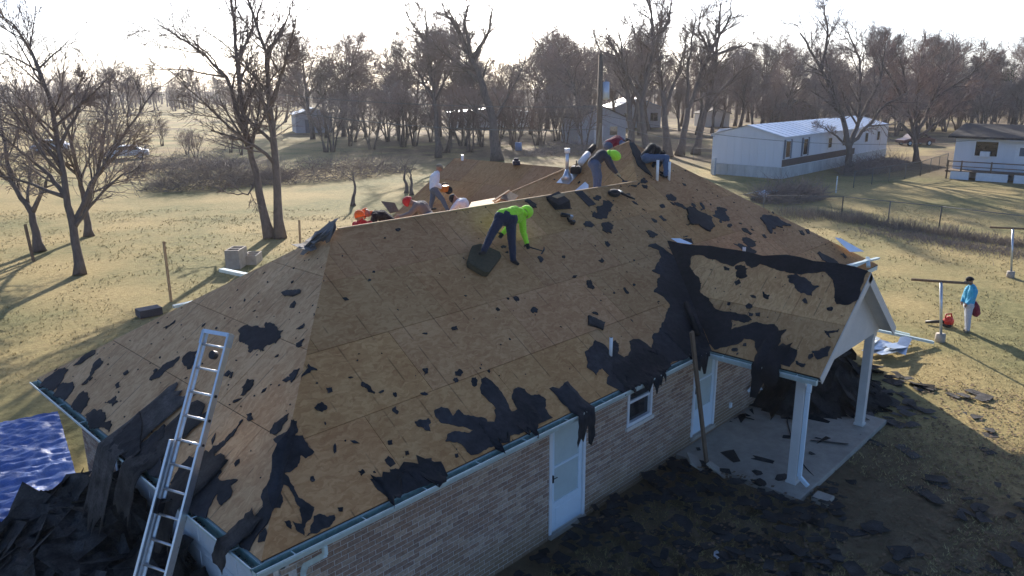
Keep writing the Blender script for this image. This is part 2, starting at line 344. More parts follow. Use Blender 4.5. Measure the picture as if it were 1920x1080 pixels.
# hip/left face of the tall part
PP = Plane((V_A.x-(V_A.z-ZE)/SA, 0, ZE), (0, 1, 0), (1, 0, SA))
yb = V_A.y+5.3
V_AB = Vector((V_A.x-4.6, V_A.y+4.6, V_A.z-4.6*SA))
rt = (V_A.z-ZE)/(V_CR.x-V_A.x)
RF = Plane((V_CR.x, 0, ZE), (0, 1, 0), (-1, 0, rt)); 
BK = Plane((0, 7.862, ZE), (1, 0, 0), (0, -1, T))
WP = Plane((10.93, 6, ZE), (0, 1, 0), (1, 0, .6)); WR = Plane((19.27, 6, ZE), (0, 1, 0), (-1, 0, .6))
def q3(pl, pts): return [pl.Q(p) for p in pts]
polyS = q3(S, [V_CL, V_CR, V_A, V_E, V_R]); polyL = q3(LP, [V_CL, V_R, V_BL])
yi = (PZR-ZE)/T
polyPL = q3(PL, [(PX0, PYF, PZE), (PXR, PYF, PZR), (PXR, yi, PZR), (PX0, (PZE-ZE)/T+.1, PZE)])
polyPR = q3(PRt, [(2*PXR-PX0, PYF, PZE), (PXR, PYF, PZR), (PXR, yi, PZR), (2*PXR-PX0, .05, PZE)])
polyPP = q3(PP, [V_E, V_A, V_AB, (V_AB.x-.3, V_AB.y, V_AB.z-.3*SA), (V_E.x-(V_E.z-V_AB.z+.3*SA)/SA, V_E.y+(V_E.z-V_AB.z)/T, V_AB.z-.3*SA)])
polyRF = q3(RF, [V_CR, (V_CR.x, yb, ZE), V_A])
polyBK = q3(BK, [(0, 7.862, ZE), (11.5, 7.862, ZE), V_E, V_R])
polyW = q3(WP, [(10.93, 7.5, ZE), (10.93, 13.35, ZE), (15.1, 13.35, 5.0), (15.1, 6.6, 5.0)])
polyWR = q3(WR, [(19.27, 7.5, ZE), (19.27, 13.35, ZE), (15.1, 13.35, 5.0), (15.1, 6.6, 5.0)])
BKA = Plane((0, yb, ZE), (1, 0, 0), (0, -1, (V_A.z-ZE)/(yb-V_A.y)))
polyBA = q3(BKA, [(9.2, yb, ZE), (19.16, yb, ZE), V_A])
roofpart = {}
def sheathing(name, plane, poly, off, tint, rows=True, seed=1):
    rg = random.Random(seed)
    base = MB(); slab(base, plane, poly, -.10, -.016)
    root = base.build(name, 'attic', house)
    xs = [p[0] for p in poly]; ys = [p[1] for p in poly]
    r = 0; y = min(ys)
    while y < max(ys):
        x = min(xs)-((r % 2)*1.22+off)
        while x < max(xs):
            c = clip(poly, (x+.004, y+.0045, x+2.436, y+1.2155))
            if len(c) > 2 and abs(area(c)) > .004:
                b = MB(); h = rg.uniform(-.002, .003); slab(b, plane, c, -.014, h)
                me = bpy.data.meshes.new('osb_panel'); me.from_pydata(b.v, [], b.f); me.materials.append(MATS['osb'])
                uvl = me.uv_layers.new(name='uv')
                for lp in me.loops:
                    q = plane.Q(me.vertices[lp.vertex_index].co); uvl.data[lp.index].uv = (q[0], q[1])
                o = link('osb_panel', me, root); o.matrix_parent_inverse = Matrix()
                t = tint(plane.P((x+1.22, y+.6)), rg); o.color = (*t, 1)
            x += 2.44
        y += 1.22; r += 1
    return root
def tintS(p, rg):
    k = rg.uniform(.86, 1.1); return (k, k*rg.uniform(.97, 1.04), k*rg.uniform(.94, 1.08))
def tintL(p, rg):  # aged sheets, plus the sky's pale reflection on this side put into the tint
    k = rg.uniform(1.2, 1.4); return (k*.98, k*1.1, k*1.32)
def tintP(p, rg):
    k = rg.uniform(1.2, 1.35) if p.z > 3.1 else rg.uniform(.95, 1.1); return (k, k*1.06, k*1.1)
sheathing('front_roof_slope', S, polyS, .3, tintS, seed=2)
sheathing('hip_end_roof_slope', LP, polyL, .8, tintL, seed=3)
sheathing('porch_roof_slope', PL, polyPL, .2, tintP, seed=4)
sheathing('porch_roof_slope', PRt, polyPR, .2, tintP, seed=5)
sheathing('tall_roof_slope', PP, polyPP, .5, tintS, seed=6)
sheathing('side_roof_slope', RF, polyRF, .5, tintS, seed=7)
sheathing('back_roof_slope', BK, polyBK, .5, tintS, seed=8)
sheathing('back_roof_slope', BKA, polyBA, .5, tintS, seed=11)
sheathing('wing_roof_slope', WP, polyW, .7, tintS, seed=9)
sheathing('wing_roof_slope', WR, polyWR, .7, tintS, seed=10)
# ridge boards catching the light
rb = MB(); rb.beam(V_R+Vector((.1, .02, .0)), V_E+Vector((0, .02, .0)), .03, .05); rb.build('ridge_board', 'raw_wood', house)
rb = MB(); rb.beam(V_A, V_AB, .03, .04); rb.build('hip_board', 'raw_wood', house)
# wing gable wall
wg = MB(); wg.add([(10.93, 13.3, 0), (19.27, 13.3, 0), (19.27, 13.3, 2.4), (15.1, 13.3, 4.85), (10.93, 13.3, 2.4)], [(0, 1, 2, 3, 4)])
wg.build('gable_wall', 'siding', house)

# walls: mortar core with openings, bricks
def intervals(a, b, cuts):
    out = []; x = a
    for c0, c1 in sorted(cuts):
        if c1 <= a or c0 >= b: continue
        if c0 > x: out.append((x, c0))
        x = max(x, c1)
    if x < b: out.append((x, b))
    return out
def brick_wall(name, a0, a1, z1, openings, place, near):
    """place(a, depth, z) -> world point; openings (a0,a1,z0,z1)"""
    core = MB(); edges = sorted({a0, a1, *[e for o in openings for e in o[:2]]})
    def pb(mb, a, b, d0, d1, za, zb, rnd=0.):
        vs = [Vector(place(x, d, z)) for x, d, z in ((a,d0,za),(b,d0,za),(b,d1,za),(a,d1,za),(a,d0,zb),(b,d0,zb),(b,d1,zb),(a,d1,zb))]
        mb.add(vs, [(0,3,2,1),(4,5,6,7),(0,1,5,4),(1,2,6,5),(2,3,7,6),(3,0,4,7)], 0, rnd)
    for e0, e1 in zip(edges[:-1], edges[1:]):
        m = (e0+e1)/2
        for z0_, z1_ in intervals(-.05, z1, [(o[2], o[3]) for o in openings if o[0] < m < o[1]]): pb(core, e0, e1, .007, .2, z0_, z1_)
    wall = core.build(name, 'mortar', house); items = []
    nz = int(z1/.0775)
    for r in range(nz):
        z = r*.0775+.004; zz = min(z+.0645, z1)
        cuts = [(o[0], o[1]) for o in openings if o[2] < zz-.02 and o[3] > z+.02]
        a = a0-(r % 2)*.105
        while a < a1:
            for i0, i1 in intervals(max(a, a0), min(a+.197, a1), cuts):
                if i1-i0 > .025: items.append((i0, i1, z, zz))
            a += .21
    def dist(it): return (Vector(place((it[0]+it[1])/2, 0, it[2]))-CP).length
    items.sort(key=dist); rest = MB(); share = {}; n = 0
    rg = random.Random(len(items))
    for it in items:
        wdt = round(it[1]-it[0], 3); p = Vector(place((it[0]+it[1])/2, 0, (it[2]+it[3])/2)); q = project(p)
        vis = -40 < q[0] < 1960 and -20 < q[1] < 1110
        if n < near and vis and wdt > .19:
            key = 'full'
            if key not in share:
                b = MB(); o_ = Vector(place(0, 0, 0)); ax = Vector(place(1, 0, 0))-o_; ad = Vector(place(0, 1, 0))-o_
                vs = [ax*x+ad*d+Vector((0, 0, z)) for x, d, z in ((-.0985,0,-.0322),(.0985,0,-.0322),(.0985,.06,-.0322),(-.0985,.06,-.0322),(-.0985,0,.0322),(.0985,0,.0322),(.0985,.06,.0322),(-.0985,.06,.0322))]
                b.add(vs, [(0,3,2,1),(4,5,6,7),(0,1,5,4),(1,2,6,5),(2,3,7,6),(3,0,4,7)])
                me = bpy.data.meshes.new('brick'); me.from_pydata(b.v, [], b.f); me.materials.append(MATS['brick']); share[key] = me
            o = link('brick', share[key], wall); o.matrix_parent_inverse = Matrix(); o.location = Vector(place((it[0]+it[1])/2, rg.uniform(-.002, .002), (it[2]+it[3])/2)); n += 1
        else:
            d = rg.uniform(-.002, .002); pb(rest, it[0], it[1], d, .06, it[2], it[3], rg.random()*.999+.001)
    if rest.v:
        o = rest.build('brick_field', 'brick', wall); o.matrix_parent_inverse = Matrix(); o['kind'] = 'stuff'
    return wall
WY = .45
D1 = (5.32, 6.28, .1, 2.17); WN = (7.52, 8.34, 1.33, 2.2); D2 = (9.90, 10.86, .28, 2.3)
brick_wall('front_wall', .45, 18.7, 2.36, [D1, WN, D2], lambda a, d, z: (a, WY+d, z), 295)
GD = (1.15, 5.75, -.1, 2.2)
brick_wall('garage_wall', .45, 7.41, 2.36, [GD], lambda a, d, z: (.45+d, 7.86-a, z), 240) if False else brick_wall('garage_wall', .45, 7.41, 2.36, [GD], lambda a, d, z: (.45+d, a, z), 240)
bw = MB(); bw.box((18.5, .66, -.05), (18.7, 13.3, 2.36)); bw.box((.66, 7.2, -.05), (10.9, 7.41, 2.36)); bw.box((10.95, 7.42, -.05), (11.15, 13.29, 2.36)); bw.build('back_wall', 'mortar', house)
# garage door with four raised-panel sections
gd = MB()
for i in range(4):
    z0 = .0+i*.55; gd.box((.53, 1.15, z0+.004), (.58, 5.75, z0+.546))
    for j in range(8):
        y0 = 1.15+j*.575+.07; gd.box((.518, y0, z0+.08), (.5299, y0+.435, z0+.47))
go = gd.build('garage_door', 'white_paint', house)
gf = MB(); gf.box((.44, 1.07, 0), (.6, 1.149, 2.28)); gf.box((.44, 5.751, 0), (.6, 5.83, 2.28)); gf.box((.437, 1.07, 2.2), (.6, 5.83, 2.3)); gf.build('garage_door_frame', 'white_paint', house)
# soffit + fascia
sf = MB(); sf.box((.012, .012, 2.363), (19.1, .66, 2.38)); sf.box((.012, .661, 2.363), (.66, 7.84, 2.38)); sf.build('soffit', 'white_paint', house)
fs = MB(); fs.box((0, .0, 2.36), (19.14, .02, 2.472)); fs.box((0, .021, 2.36), (.02, 7.86, 2.472)); fs.build('fascia', 'gutter', house)

def storm_door(x0, x1, z0, z1, nm='storm_door'):
    fr = MB(); fr.box((x0, WY-.02, z0), (x0+.06, WY+.12, z1)); fr.box((x1-.06, WY-.02, z0), (x1, WY+.12, z1)); fr.box((x0+.0601, WY-.02, z1-.07), (x1-.0601, WY+.12, z1))
    d = fr.build(nm, 'white_paint', house)
    lf = MB(); a, b = x0+.065, x1-.065; y0, y1 = WY+.015, WY+.055; zb = z0+.55; zm = z0+1.2; zt = z1-.09
    lf.box((a, y0, z0+.01), (b, y1, zb)); lf.box((a, y0, zb+.0005), (a+.09, y1, zt)); lf.box((b-.09, y0, zb+.0005), (b, y1, zt)); lf.box((a+.0905, y0, zt-.1), (b-.0905, y1, zt)); lf.box((a+.0905, y0, zm-.02), (b-.0905, y1, zm+.02))
    lf.box((a+.12, y0-.008, z0+.1), (b-.12, y0-.0005, zb-.12))
    bevel(lf.build('door_leaf', 'door_paint', d), .004)
    for p0, p1 in ((zb+.001, zm-.021), (zm+.021, zt-.101)):
        gl = MB(); gl.box((a+.091, y0+.018, p0), (b-.091, y0+.026, p1)); gl.build('pane', 'door_glass', d)
    hd = MB(); hd.box((a+.02, y0-.03, z0+.95), (a+.05, y0-.001, z0+1.08)); hd.tube([(a+.035, y0-.03, z0+1.02), (a+.12, y0-.045, z0+1.03)], .008, 6); hd.build('handle', 'black_plastic', d)
    st = MB(); st.box((x0, WY-.06, z0-.08), (x1, WY+.12, z0-.001)); st.build('sill', 'concrete', d)
storm_door(*D1); storm_door(*D2)
wf = MB(); x0, x1, z0, z1 = WN
for lo, hi in (((x0, WY-.02, z0), (x1, WY+.1, z0+.06)), ((x0, WY-.02, z1-.06), (x1, WY+.1, z1)), ((x0, WY-.02, z0+.0605), (x0+.06, WY+.1, z1-.0605)), ((x1-.06, WY-.02, z0+.0605), (x1, WY+.1, z1-.0605)), ((x0+.0605, WY+.01, z0+.43), (x1-.0605, WY+.09, z0+.48))): wf.box(lo, hi)
wo = wf.build('window', 'white_paint', house)
for p0, p1 in ((z0+.061, z0+.429), (z0+.481, z1-.061)):
    gl = MB(); gl.box((x0+.061, WY+.05, p0), (x1-.061, WY+.06, p1)); gl.build('pane', 'dark_glass', wo)
sl_ = MB(); sl_.box((x0-.04, WY-.05, z0-.07), (x1+.04, WY+.1, z0-.001)); sl_.build('sill', 'mortar', wo)

# gutters: open K-section trough with spikes
def gutter(a, b, out, top, nsp, name='gutter'):
    a = Vector(a); b = Vector(b); o = Vector(out).normalized(); z = Vector((0, 0, 1))
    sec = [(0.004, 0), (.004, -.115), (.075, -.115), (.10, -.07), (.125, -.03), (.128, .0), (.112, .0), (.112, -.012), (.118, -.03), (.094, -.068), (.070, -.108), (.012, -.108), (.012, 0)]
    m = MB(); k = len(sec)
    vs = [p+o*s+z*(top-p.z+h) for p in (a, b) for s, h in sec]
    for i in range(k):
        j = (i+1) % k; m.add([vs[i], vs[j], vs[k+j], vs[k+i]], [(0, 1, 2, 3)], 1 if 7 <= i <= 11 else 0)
    for e in (0, 1):
        p = (a, b)[e]; d = (b-a).normalized()*(.002 if e == 0 else -.002)
        m.add([p+d+o*s+z*(top-p.z+h) for s, h in ((.012, -.01), (.012, -.11), (.07, -.11), (.1, -.07), (.112, -.012))], [(0, 1, 2, 3, 4)], 0)
    gt = m.build(name, ['gutter', 'gutter_inside'], house)
    n = max(1, int((b-a).length/nsp))
    for i in range(n):
        p = a+(b-a)*((i+.5)/n); sp = MB(); q = p+z*(top-p.z-.014); sp.tube([q+o*.005, q+o*.12], .008, 5); sp.build('gutter_spike', 'gutter', gt)
    # leaf and grit lying in the trough
    lt = MB(); rg = random.Random(int(a.x*7+b.y*3))
    for i in range(int((b-a).length*26)):
        p = a+(b-a)*rg.random()+o*rg.uniform(.02, .065)+z*(top-a.z-.104+rg.uniform(0, .012)); r_ = rg.uniform(.008, .03); t = rg.random()*6.28
        lt.add([p+Vector((math.cos(t+k_)*r_, math.sin(t+k_)*r_, rg.uniform(0, .012))) for k_ in (0, 2, 4)], [(0, 1, 2)])
    x = lt.build('gutter_litter', 'debris_litter', gt); x['kind'] = 'stuff'
    return gt
gutter((-.12, -.001, 2.47), (9.42, -.001, 2.47), (0, -1, 0), 2.47, .95)
gutter((-.001, 7.84, 2.47), (-.001, 0.0, 2.47), (-1, 0, 0), 2.47, .95)
gutter((PX0, PYF+.02, PZE-.03), (PX0, -.0, PZE-.03), (-1, 0, 0), PZE-.03, .7)
dp = MB()
def elbow_pipe(pts, w=.07, d=.05):
    m = MB()
    for a, b in zip(pts[:-1], pts[1:]): m.beam(a, b, w, d, up=(1, 0, 0) if abs((Vector(b)-Vector(a)).normalized().z) > .5 else (0, 0, 1))
    return m
# downspouts
p0 = Vector((.75, -.06, 2.36)); bevel(elbow_pipe([p0, p0+Vector((0, 0, -.12)), p0+Vector((-.05, .38, -.42)), p0+Vector((-.05, .45, -.55)), p0+Vector((-.05, .45, -2.3))]).build('downspout', 'gutter', house), .01)
# porch
pf = PYF; xr2 = 2*PXR-PX0
slb = MB(); slb.box((9.35, pf+.05, -.05), (xr2+.45, WY-.001, .11)); bevel(slb.build('porch_slab', 'concrete', house), .015)
for nm, px_, py_ in (('porch_post', PX0+.32, pf+.42), ('porch_post', xr2-.22, pf+.42)):
    m = MB(); m.box((px_-.085, py_-.085, .11), (px_+.085, py_+.085, 2.32)); po = m.build(nm, 'siding', house); bevel(po, .008)
    t = MB(); t.box((px_-.10, py_-.10, .112), (px_+.10, py_+.10, .16)); t.box((px_-.10, py_-.10, 2.2), (px_+.10, py_+.10, 2.3)); t.build('trim', 'siding', po)
pb_ = MB(); pb_.box((PX0+.2, pf+.3, 2.32), (PX0+.44, WY-.01, 2.50)); pb_.box((xr2-.34, pf+.3, 2.32), (xr2-.1, WY-.01, 2.50)); pb_.box((PX0+.4405, pf+.3, 2.32), (xr2-.3405, pf+.5, 2.50)); pb_.build('porch_beam', 'siding', house)
pc = MB(); pc.box((PX0+.4405, pf+.501, 2.44), (xr2-.3405, WY-.01, 2.455)); pc.build('porch_ceiling', 'siding', house)
# gable siding boards, each a lap
gy = pf+.3; k = 0
gz0 = PZE-.08; nrow = 15; rowh = (PZR-.12-gz0)/nrow
for i in range(nrow):
    za = gz0+i*rowh; zb = za+rowh+.01
    def hw(z): return max(.02, (PZR-.05-z)/PT_)
    m = MB(); a, b = hw(za), hw(min(zb, PZR-.08)); a = min(a, PXR-PX0-.02); b = min(b, PXR-PX0-.02)
    m.add([(PXR-a, gy-.022, za), (PXR+a, gy-.022, za), (PXR+b, gy-.006, zb), (PXR-b, gy-.006, zb), (PXR-a, gy, za), (PXR+a, gy, za), (PXR+b, gy, zb), (PXR-b, gy, zb)], [(0, 1, 2, 3), (4, 7, 6, 5), (0, 4, 5, 1), (3, 2, 6, 7), (0, 3, 7, 4), (1, 5, 6, 2)])
    m.build('gable_siding_board', 'siding', house)
# rake fascia and soffit under the gable overhang
for sg in (-1, 1):
    e = Vector((PXR+sg*(PXR-PX0), pf+.006, PZE)); pk = Vector((PXR, pf+.006, PZR)); d = (pk-e).normalized(); nrm = Vector((-d.z*1, 0, d.x)) if sg < 0 else Vector((d.z, 0, -d.x)); 
    if nrm.z < 0: nrm = -nrm
    m = MB()
    vs = [e-nrm*.015, pk-nrm*.015, pk-nrm*.19, e-nrm*.19]
    m.add([v+Vector((0, dy, 0)) for dy in (-.024, 0.0) for v in vs], [(0, 1, 2, 3), (7, 6, 5, 4), (0, 4, 5, 1), (1, 5, 6, 2), (2, 6, 7, 3), (3, 7, 4, 0)]); m.build('rake_board', 'siding', house)
    m = MB(); m.add([v+Vector((0, dy, 0)) for dy in (.003, .3) for v in (e-nrm*.12, pk-nrm*.12, pk-nrm*.135, e-nrm*.135)], [(0, 1, 2, 3), (7, 6, 5, 4), (0, 4, 5, 1), (1, 5, 6, 2), (2, 6, 7, 3), (3, 7, 4, 0)]); m.build('rake_soffit', 'siding', house)
pp = Vector((PX0+.02, pf+.14, PZE-.15)); qx, qy = PX0+.32, pf+.30
bevel(elbow_pipe([pp+Vector((-.08, 0, .02)), pp+Vector((-.08, 0, -.13)), (qx-.02, qy-.01, 2.08), (qx-.02, qy-.01, 1.98), (qx-.02, qy-.01, .28), (qx-.05, qy-.2, .16)], .08, .06).build('downspout', 'door_paint', house), .012)
m = MB(); m.box((9.55, -2.62, 0), (9.85, -2.3, .14)); tag(bevel(m.build('splash_block', 'concrete'), .02), 'small grey concrete block at the foot of the porch downspout', 'block')

# ---------------------------------------------------------------- torn felt
FR = random.Random(11)
def fractal(poly, rough, rg, depth_=3):
    for _ in range(depth_):
        out = []
        for i in range(len(poly)):
            a, b = poly[i], poly[(i+1) % len(poly)]; dx, dy = b[0]-a[0], b[1]-a[1]; L_ = math.hypot(dx, dy); out.append(a)
            if L_ > .035:
                k = rg.uniform(-rough, rough); out.append(((a[0]+b[0])/2-dy*k+rg.uniform(-.1, .1)*dx*.5, (a[1]+b[1])/2+dx*k+rg.uniform(-.1, .1)*dy*.5))
        poly = out
    return poly
def felt(plane, pts, mp=None, h=.004, name='felt_scrap', label=None, cat='felt scrap', group=None, material='felt', rough=.2, parent=None, lim=None, th=.004, it=3):
    if mp: pts = [(mp[0]+x/mp[2], mp[1]+y/mp[2]) for x, y in pts]
    q = [plane.px(x, y) for x, y in pts]
    q = fractal(q, rough, FR, it) if rough else q
    if lim: q = lim(q)
    if area(q) < 0: q = q[::-1]
    flip = plane.ea.cross(plane.eb).dot(plane.n) < 0
    xs = [p[0] for p in q]; ys = [p[1] for p in q]; n0 = len(q); inner = []; st = .11
    if max(xs)-min(xs) > .35 or max(ys)-min(ys) > .35:
        yy = min(ys)+st/2
        while yy < max(ys):
            xx = min(xs)+st/2
            while xx < max(xs):
                p = (xx+FR.uniform(-.03, .03), yy+FR.uniform(-.03, .03))
                if in_poly(p, q): inner.append(p)
                xx += st
            yy += st
    V2, _e, F2, _ov, _oe, _of = delaunay_2d_cdt([Vector(p) for p in q+inner], [(i, (i+1) % n0) for i in range(n0)], [], 1, 1e-5)
    F2 = [f for f in F2 if in_poly((sum(V2[i].x for i in f)/len(f), sum(V2[i].y for i in f)/len(f)), q)]
    if not F2: return None
    vs = []; 
    for i, p in enumerate(V2):
        w_ = noise.noise((p.x*2.2, p.y*2.2, h*50))*.5+.5
        vs.append(plane.P((p.x, p.y), h+th+.012*w_*w_+(.012*FR.random() if h > .01 else .002*FR.random())))
    k = len(vs); vs += [plane.P((p.x, p.y), .0022) for p in V2]
    cnt = {}
    for f in F2:
        for i in range(len(f)):
            e = (f[i], f[(i+1) % len(f)]); cnt[e] = cnt.get(e, 0)+1
    fs = [tuple(f) for f in F2]+[(j, i, k+i, k+j) for (i, j) in cnt if (j, i) not in cnt]
    if flip: fs = [f[::-1] for f in fs]
    me = bpy.data.meshes.new(name); me.from_pydata(vs, [], fs); me.update(); me.materials.append(MATS[material])
    o = link(name, me); tag(o, label, cat, group); return o
C4 = (640, 260, 3); C5 = (1280, 360, 3); C6 = (0, 600, 2.25); C7 = (480, 640, 2.4547); C8 = (1000, 600, 2.25); C0 = (0, 0, 1)
GF = 'torn felt scraps on the front slope'; LF = 'small torn scrap of black felt on the bare front roof slope'
small7 = [[(207,180),(240,105),(282,135)], [(485,188),(520,205),(548,235),(545,243),(515,232),(483,205)], [(268,305),(300,280),(327,300),(305,327)], [(765,128),(790,125),(775,160)], [(915,140),(935,128),(953,145),(940,162),(918,158)], [(905,178),(925,168),(933,180),(918,192)], [(992,170),(1010,165),(1017,190),(1005,210),(993,200)], [(627,310),(640,300),(657,325),(650,337),(630,325)], [(755,240),(775,232),(793,245),(780,250)], [(323,215),(350,213),(353,232),(330,240)], [(130,830),(150,825),(165,850),(163,865),(140,850)], [(250,625),(265,622),(272,640),(258,648)], [(470,600),(490,590),(502,605),(485,620)], [(375,768),(400,765),(398,785),(380,782)], [(605,460),(625,455),(628,475),(610,478)], [(685,508),(700,505),(705,522),(690,528)], [(630,238),(642,236),(648,255),(640,258)], [(915,520),(930,516),(932,532),(920,538)]]
small4 = [[(1378,800),(1400,795),(1422,835),(1415,850),(1380,840)], [(1360,480),(1395,465),(1425,490),(1410,500),(1375,497)], [(1415,330),(1440,320),(1462,330),(1450,350),(1420,340)], [(1030,350),(1060,345),(1102,370),(1100,390),(1070,388)], [(1710,520),(1740,518),(1780,540),(1760,557),(1735,555)], [(1480,580),(1500,578),(1513,600),(1495,608)], [(1103,670),(1120,662),(1138,680),(1120,697)], [(1585,840),(1600,840),(1617,868),(1605,873)], [(965,890),(990,890),(1000,912),(985,918)], [(867,960),(880,950),(893,962),(880,972)], [(1063,970),(1090,950),(1105,960),(1100,980),(1075,982)], [(617,1070),(650,1055),(655,1075),(625,1080)], [(1785,440),(1800,433),(1832,460),(1815,465)], [(1830,315),(1850,310),(1885,335),(1870,350),(1835,345)], [(1870,360),(1920,370),(1960,400),(1930,398),(1880,375)], [(1690,260),(1715,262),(1722,275),(1700,278)], [(895,608),(930,604),(925,614),(905,618)], [(1240,660),(1255,658),(1258,670),(1245,672)], [(1445,685),(1462,672),(1478,690),(1460,698)], [(1790,378),(1815,372),(1822,388),(1800,390)], [(1600,310),(1620,308),(1628,320),(1610,322)]]
small5 = [[(330,205),(355,205),(392,235),(385,243),(345,225)], [(285,290),(320,290),(415,335),(410,345),(330,325)], [(445,240),(460,238),(475,258),(465,262)], [(690,210),(710,210),(715,235),(700,235)], [(885,350),(905,345),(925,370),(915,375)], [(0,265),(50,260),(60,290),(30,295)], [(255,180),(275,182),(270,200),(255,198)], [(650,215),(672,218),(682,245),(668,240)], [(95,60),(108,62),(112,100),(98,108)]]
for grp, mp in ((small7, C7), (small4, C4), (small5, C5)):
    for pts in grp:
        cx_ = mp[0]+sum(p[0] for p in pts)/len(pts)/mp[2]; cy_ = mp[1]+sum(p[1] for p in pts)/len(pts)/mp[2]; q_ = S.px(cx_, cy_)
        if q_[0] > 12.3 or (q_[1] > 3.3 and q_[0] > 11): lb_, gb_ = 'small torn scrap of black felt on the tall slope end beyond the porch', 'felt scraps on the tall end of the front slope'
        elif q_[1] > 2.6: lb_, gb_ = 'small torn scrap of black felt near the ridge around the worker in neon', 'felt scraps near the ridge'
        elif q_[0] < 3.2: lb_, gb_ = 'small torn scrap of black felt beside the felt-covered hip on the front slope', 'felt scraps beside the hip'
        else: lb_, gb_ = 'small torn scrap of black felt on the lower front slope above the white door', 'felt scraps on the lower front slope'
        felt(S, pts, mp, label=lb_, group=gb_)
def FT(plane, pts, mp, label, **k): return felt(plane, pts, mp, label=label, **k)
FT(S, [(730,370),(795,355),(805,375),(795,390),(803,415),(785,412),(760,395),(740,390)], C7, 'notched felt scrap beside the wide torn felt above the back door')
FT(S, [(820,318),(850,303),(880,310),(905,345),(930,315),(955,340),(1000,345),(1060,360),(1070,385),(1110,375),(1125,360),(1115,330),(1035,240),(1035,175),(1055,165),(1090,190),(1130,235),(1190,350),(1215,330),(1180,270),(1178,245),(1205,212),(1235,220),(1265,250),(1300,245),(1335,270),(1330,310),(1365,352),(1230,420),(1100,482),(1060,500),(990,525),(960,490),(925,465),(870,460),(880,430),(930,415),(985,420),(998,410),(960,395),(900,385),(850,375),(825,345)], C7, 'wide jagged sheet of torn black felt along the eave before the nearer white door', name='felt_sheet', rough=.13)
FT(S, [(525,635),(560,625),(620,635),(650,625),(850,555),(882,622),(760,672),(632,728),(600,715),(560,685)], C7, 'straight-edged black felt flap hanging into the front gutter', name='felt_sheet', rough=.08)
FT(S, [(615,590),(640,585),(685,625),(660,635),(625,610)], C7, 'narrow curled felt strip above the flap in the front gutter')
FT(S, [(152,400),(160,362),(187,368),(190,400),(180,435),(215,435),(268,510),(228,540),(207,525),(200,560),(130,608),(160,655),(195,720),(245,750),(268,765),(262,790),(222,895),(190,875),(168,828),(210,842),(205,800),(180,735),(150,670),(128,660),(110,690),(125,740),(112,768),(72,775)], C7, 'branching torn felt sheet draped along the hip, front slope side', name='felt_sheet', rough=.13)
FT(S, [(225,905),(250,850),(265,805),(330,810),(360,800),(362,825),(320,860),(240,895)], C7, 'felt scrap with ragged top at the front eave near the hip')
FT(S, [(1385,1000),(1478,1040),(1470,1080),(1385,1050)], C4, 'square-cut dark shingle tab lying alone on the front slope', name='shingle_tab', cat='shingle', material='shingle', rough=.03, h=.03)
FT(S, [(1460,480),(1500,468),(1533,490),(1520,535),(1490,530),(1465,515)], C4, 'five-sided felt scrap upslope of the torn felt valley')
FT(S, [(1435,420),(1440,380),(1470,348),(1505,350),(1522,385),(1500,415),(1465,455),(1410,440),(1420,410)], C4, 'rounded black felt scrap below the tool pouch near the ridge')
FT(S, [(1310,300),(1355,295),(1432,370),(1390,380)], C4, 'long rectangular black felt strip running down from the ridge', rough=.03, name='felt_strip')
FT(S, [(1640,262),(1690,225),(1720,235),(1700,250),(1660,272),(1610,275)], C4, 'felt scrap at the end of the lower ridge')
FT(S, [(20,95),(60,90),(130,130),(165,150),(155,225),(90,185),(30,185),(25,140)], C5, 'lifted black felt flap on the far front slope below the vent pipes', h=.03, name='felt_flap')
FT(S, [(165,130),(195,85),(250,100),(262,145),(230,165),(190,145)], C5, 'square felt scrap beside the lifted flap on the far front slope')
FT(S, [(435,150),(480,135),(530,145),(610,190),(560,205),(525,195),(495,205),(490,235),(460,180)], C5, 'bird-shaped torn felt near the far hip edge', name='felt_flap', h=.02)
FT(S, [(333,258),(370,260),(412,280),(410,300),(370,310),(340,285)], C5, 'blocky felt scrap above the short pipe behind the porch ridge')
FT(S, [(755,345),(770,335),(850,375),(885,410),(830,405),(780,385)], C5, 'leaf-shaped felt scrap behind the porch gable')
FT(S, [(1228,456),(1214,462),(1236,470),(1240,482),(1230,497),(1222,508),(1238,515),(1232,535),(1226,548),(1243,556),(1256,572),(1248,590),(1240,612),(1224,627),(1222,653),(1196,636),(1180,640),(1178,667),(1170,671),(1158,664),(1160,649),(1153,638),(1142,658),(1133,647),(1115,638),(1096,660),(1100,689),(1118,704),(1129,691),(1142,704),(1138,720),(1156,729),(1173,742),(1191,729),(1213,709),(1249,687),(1298,668),(1348,655),(1352,635),(1322,575),(1284,500)], C0, 'big dark felt field filling the valley beside the porch roof', name='felt_sheet', rough=.11)
FT(PL, [(1232,453),(1430,480),(1628,509),(1610,560),(1590,572),(1568,570),(1565,545),(1562,525),(1547,510),(1530,512),(1500,515),(1480,512),(1460,507),(1440,500),(1425,495),(1410,503),(1395,490),(1385,493),(1375,500),(1350,492),(1310,478),(1298,480),(1293,500),(1310,520),(1312,545),(1330,560),(1338,575),(1365,585),(1395,590),(1410,600),(1395,606),(1372,600),(1372,618),(1400,610),(1420,604),(1452,608),(1460,620),(1475,618),(1465,630),(1460,667),(1440,655),(1420,662),(1415,640),(1395,635),(1385,645),(1340,656),(1284,565),(1228,462)], C0, 'black felt left along the porch ridge and valley, ragged lower edge', name='felt_sheet', rough=.11)
FT(PL, [(585,470),(640,460),(700,490),(770,530),(730,585),(650,560),(600,510)], C5, 'torn oval felt patch in the middle of the porch roof')
FT(PL, [(295,420),(330,410),(368,430),(365,475),(330,488),(300,470)], C5, 'small square felt patch high on the porch roof')
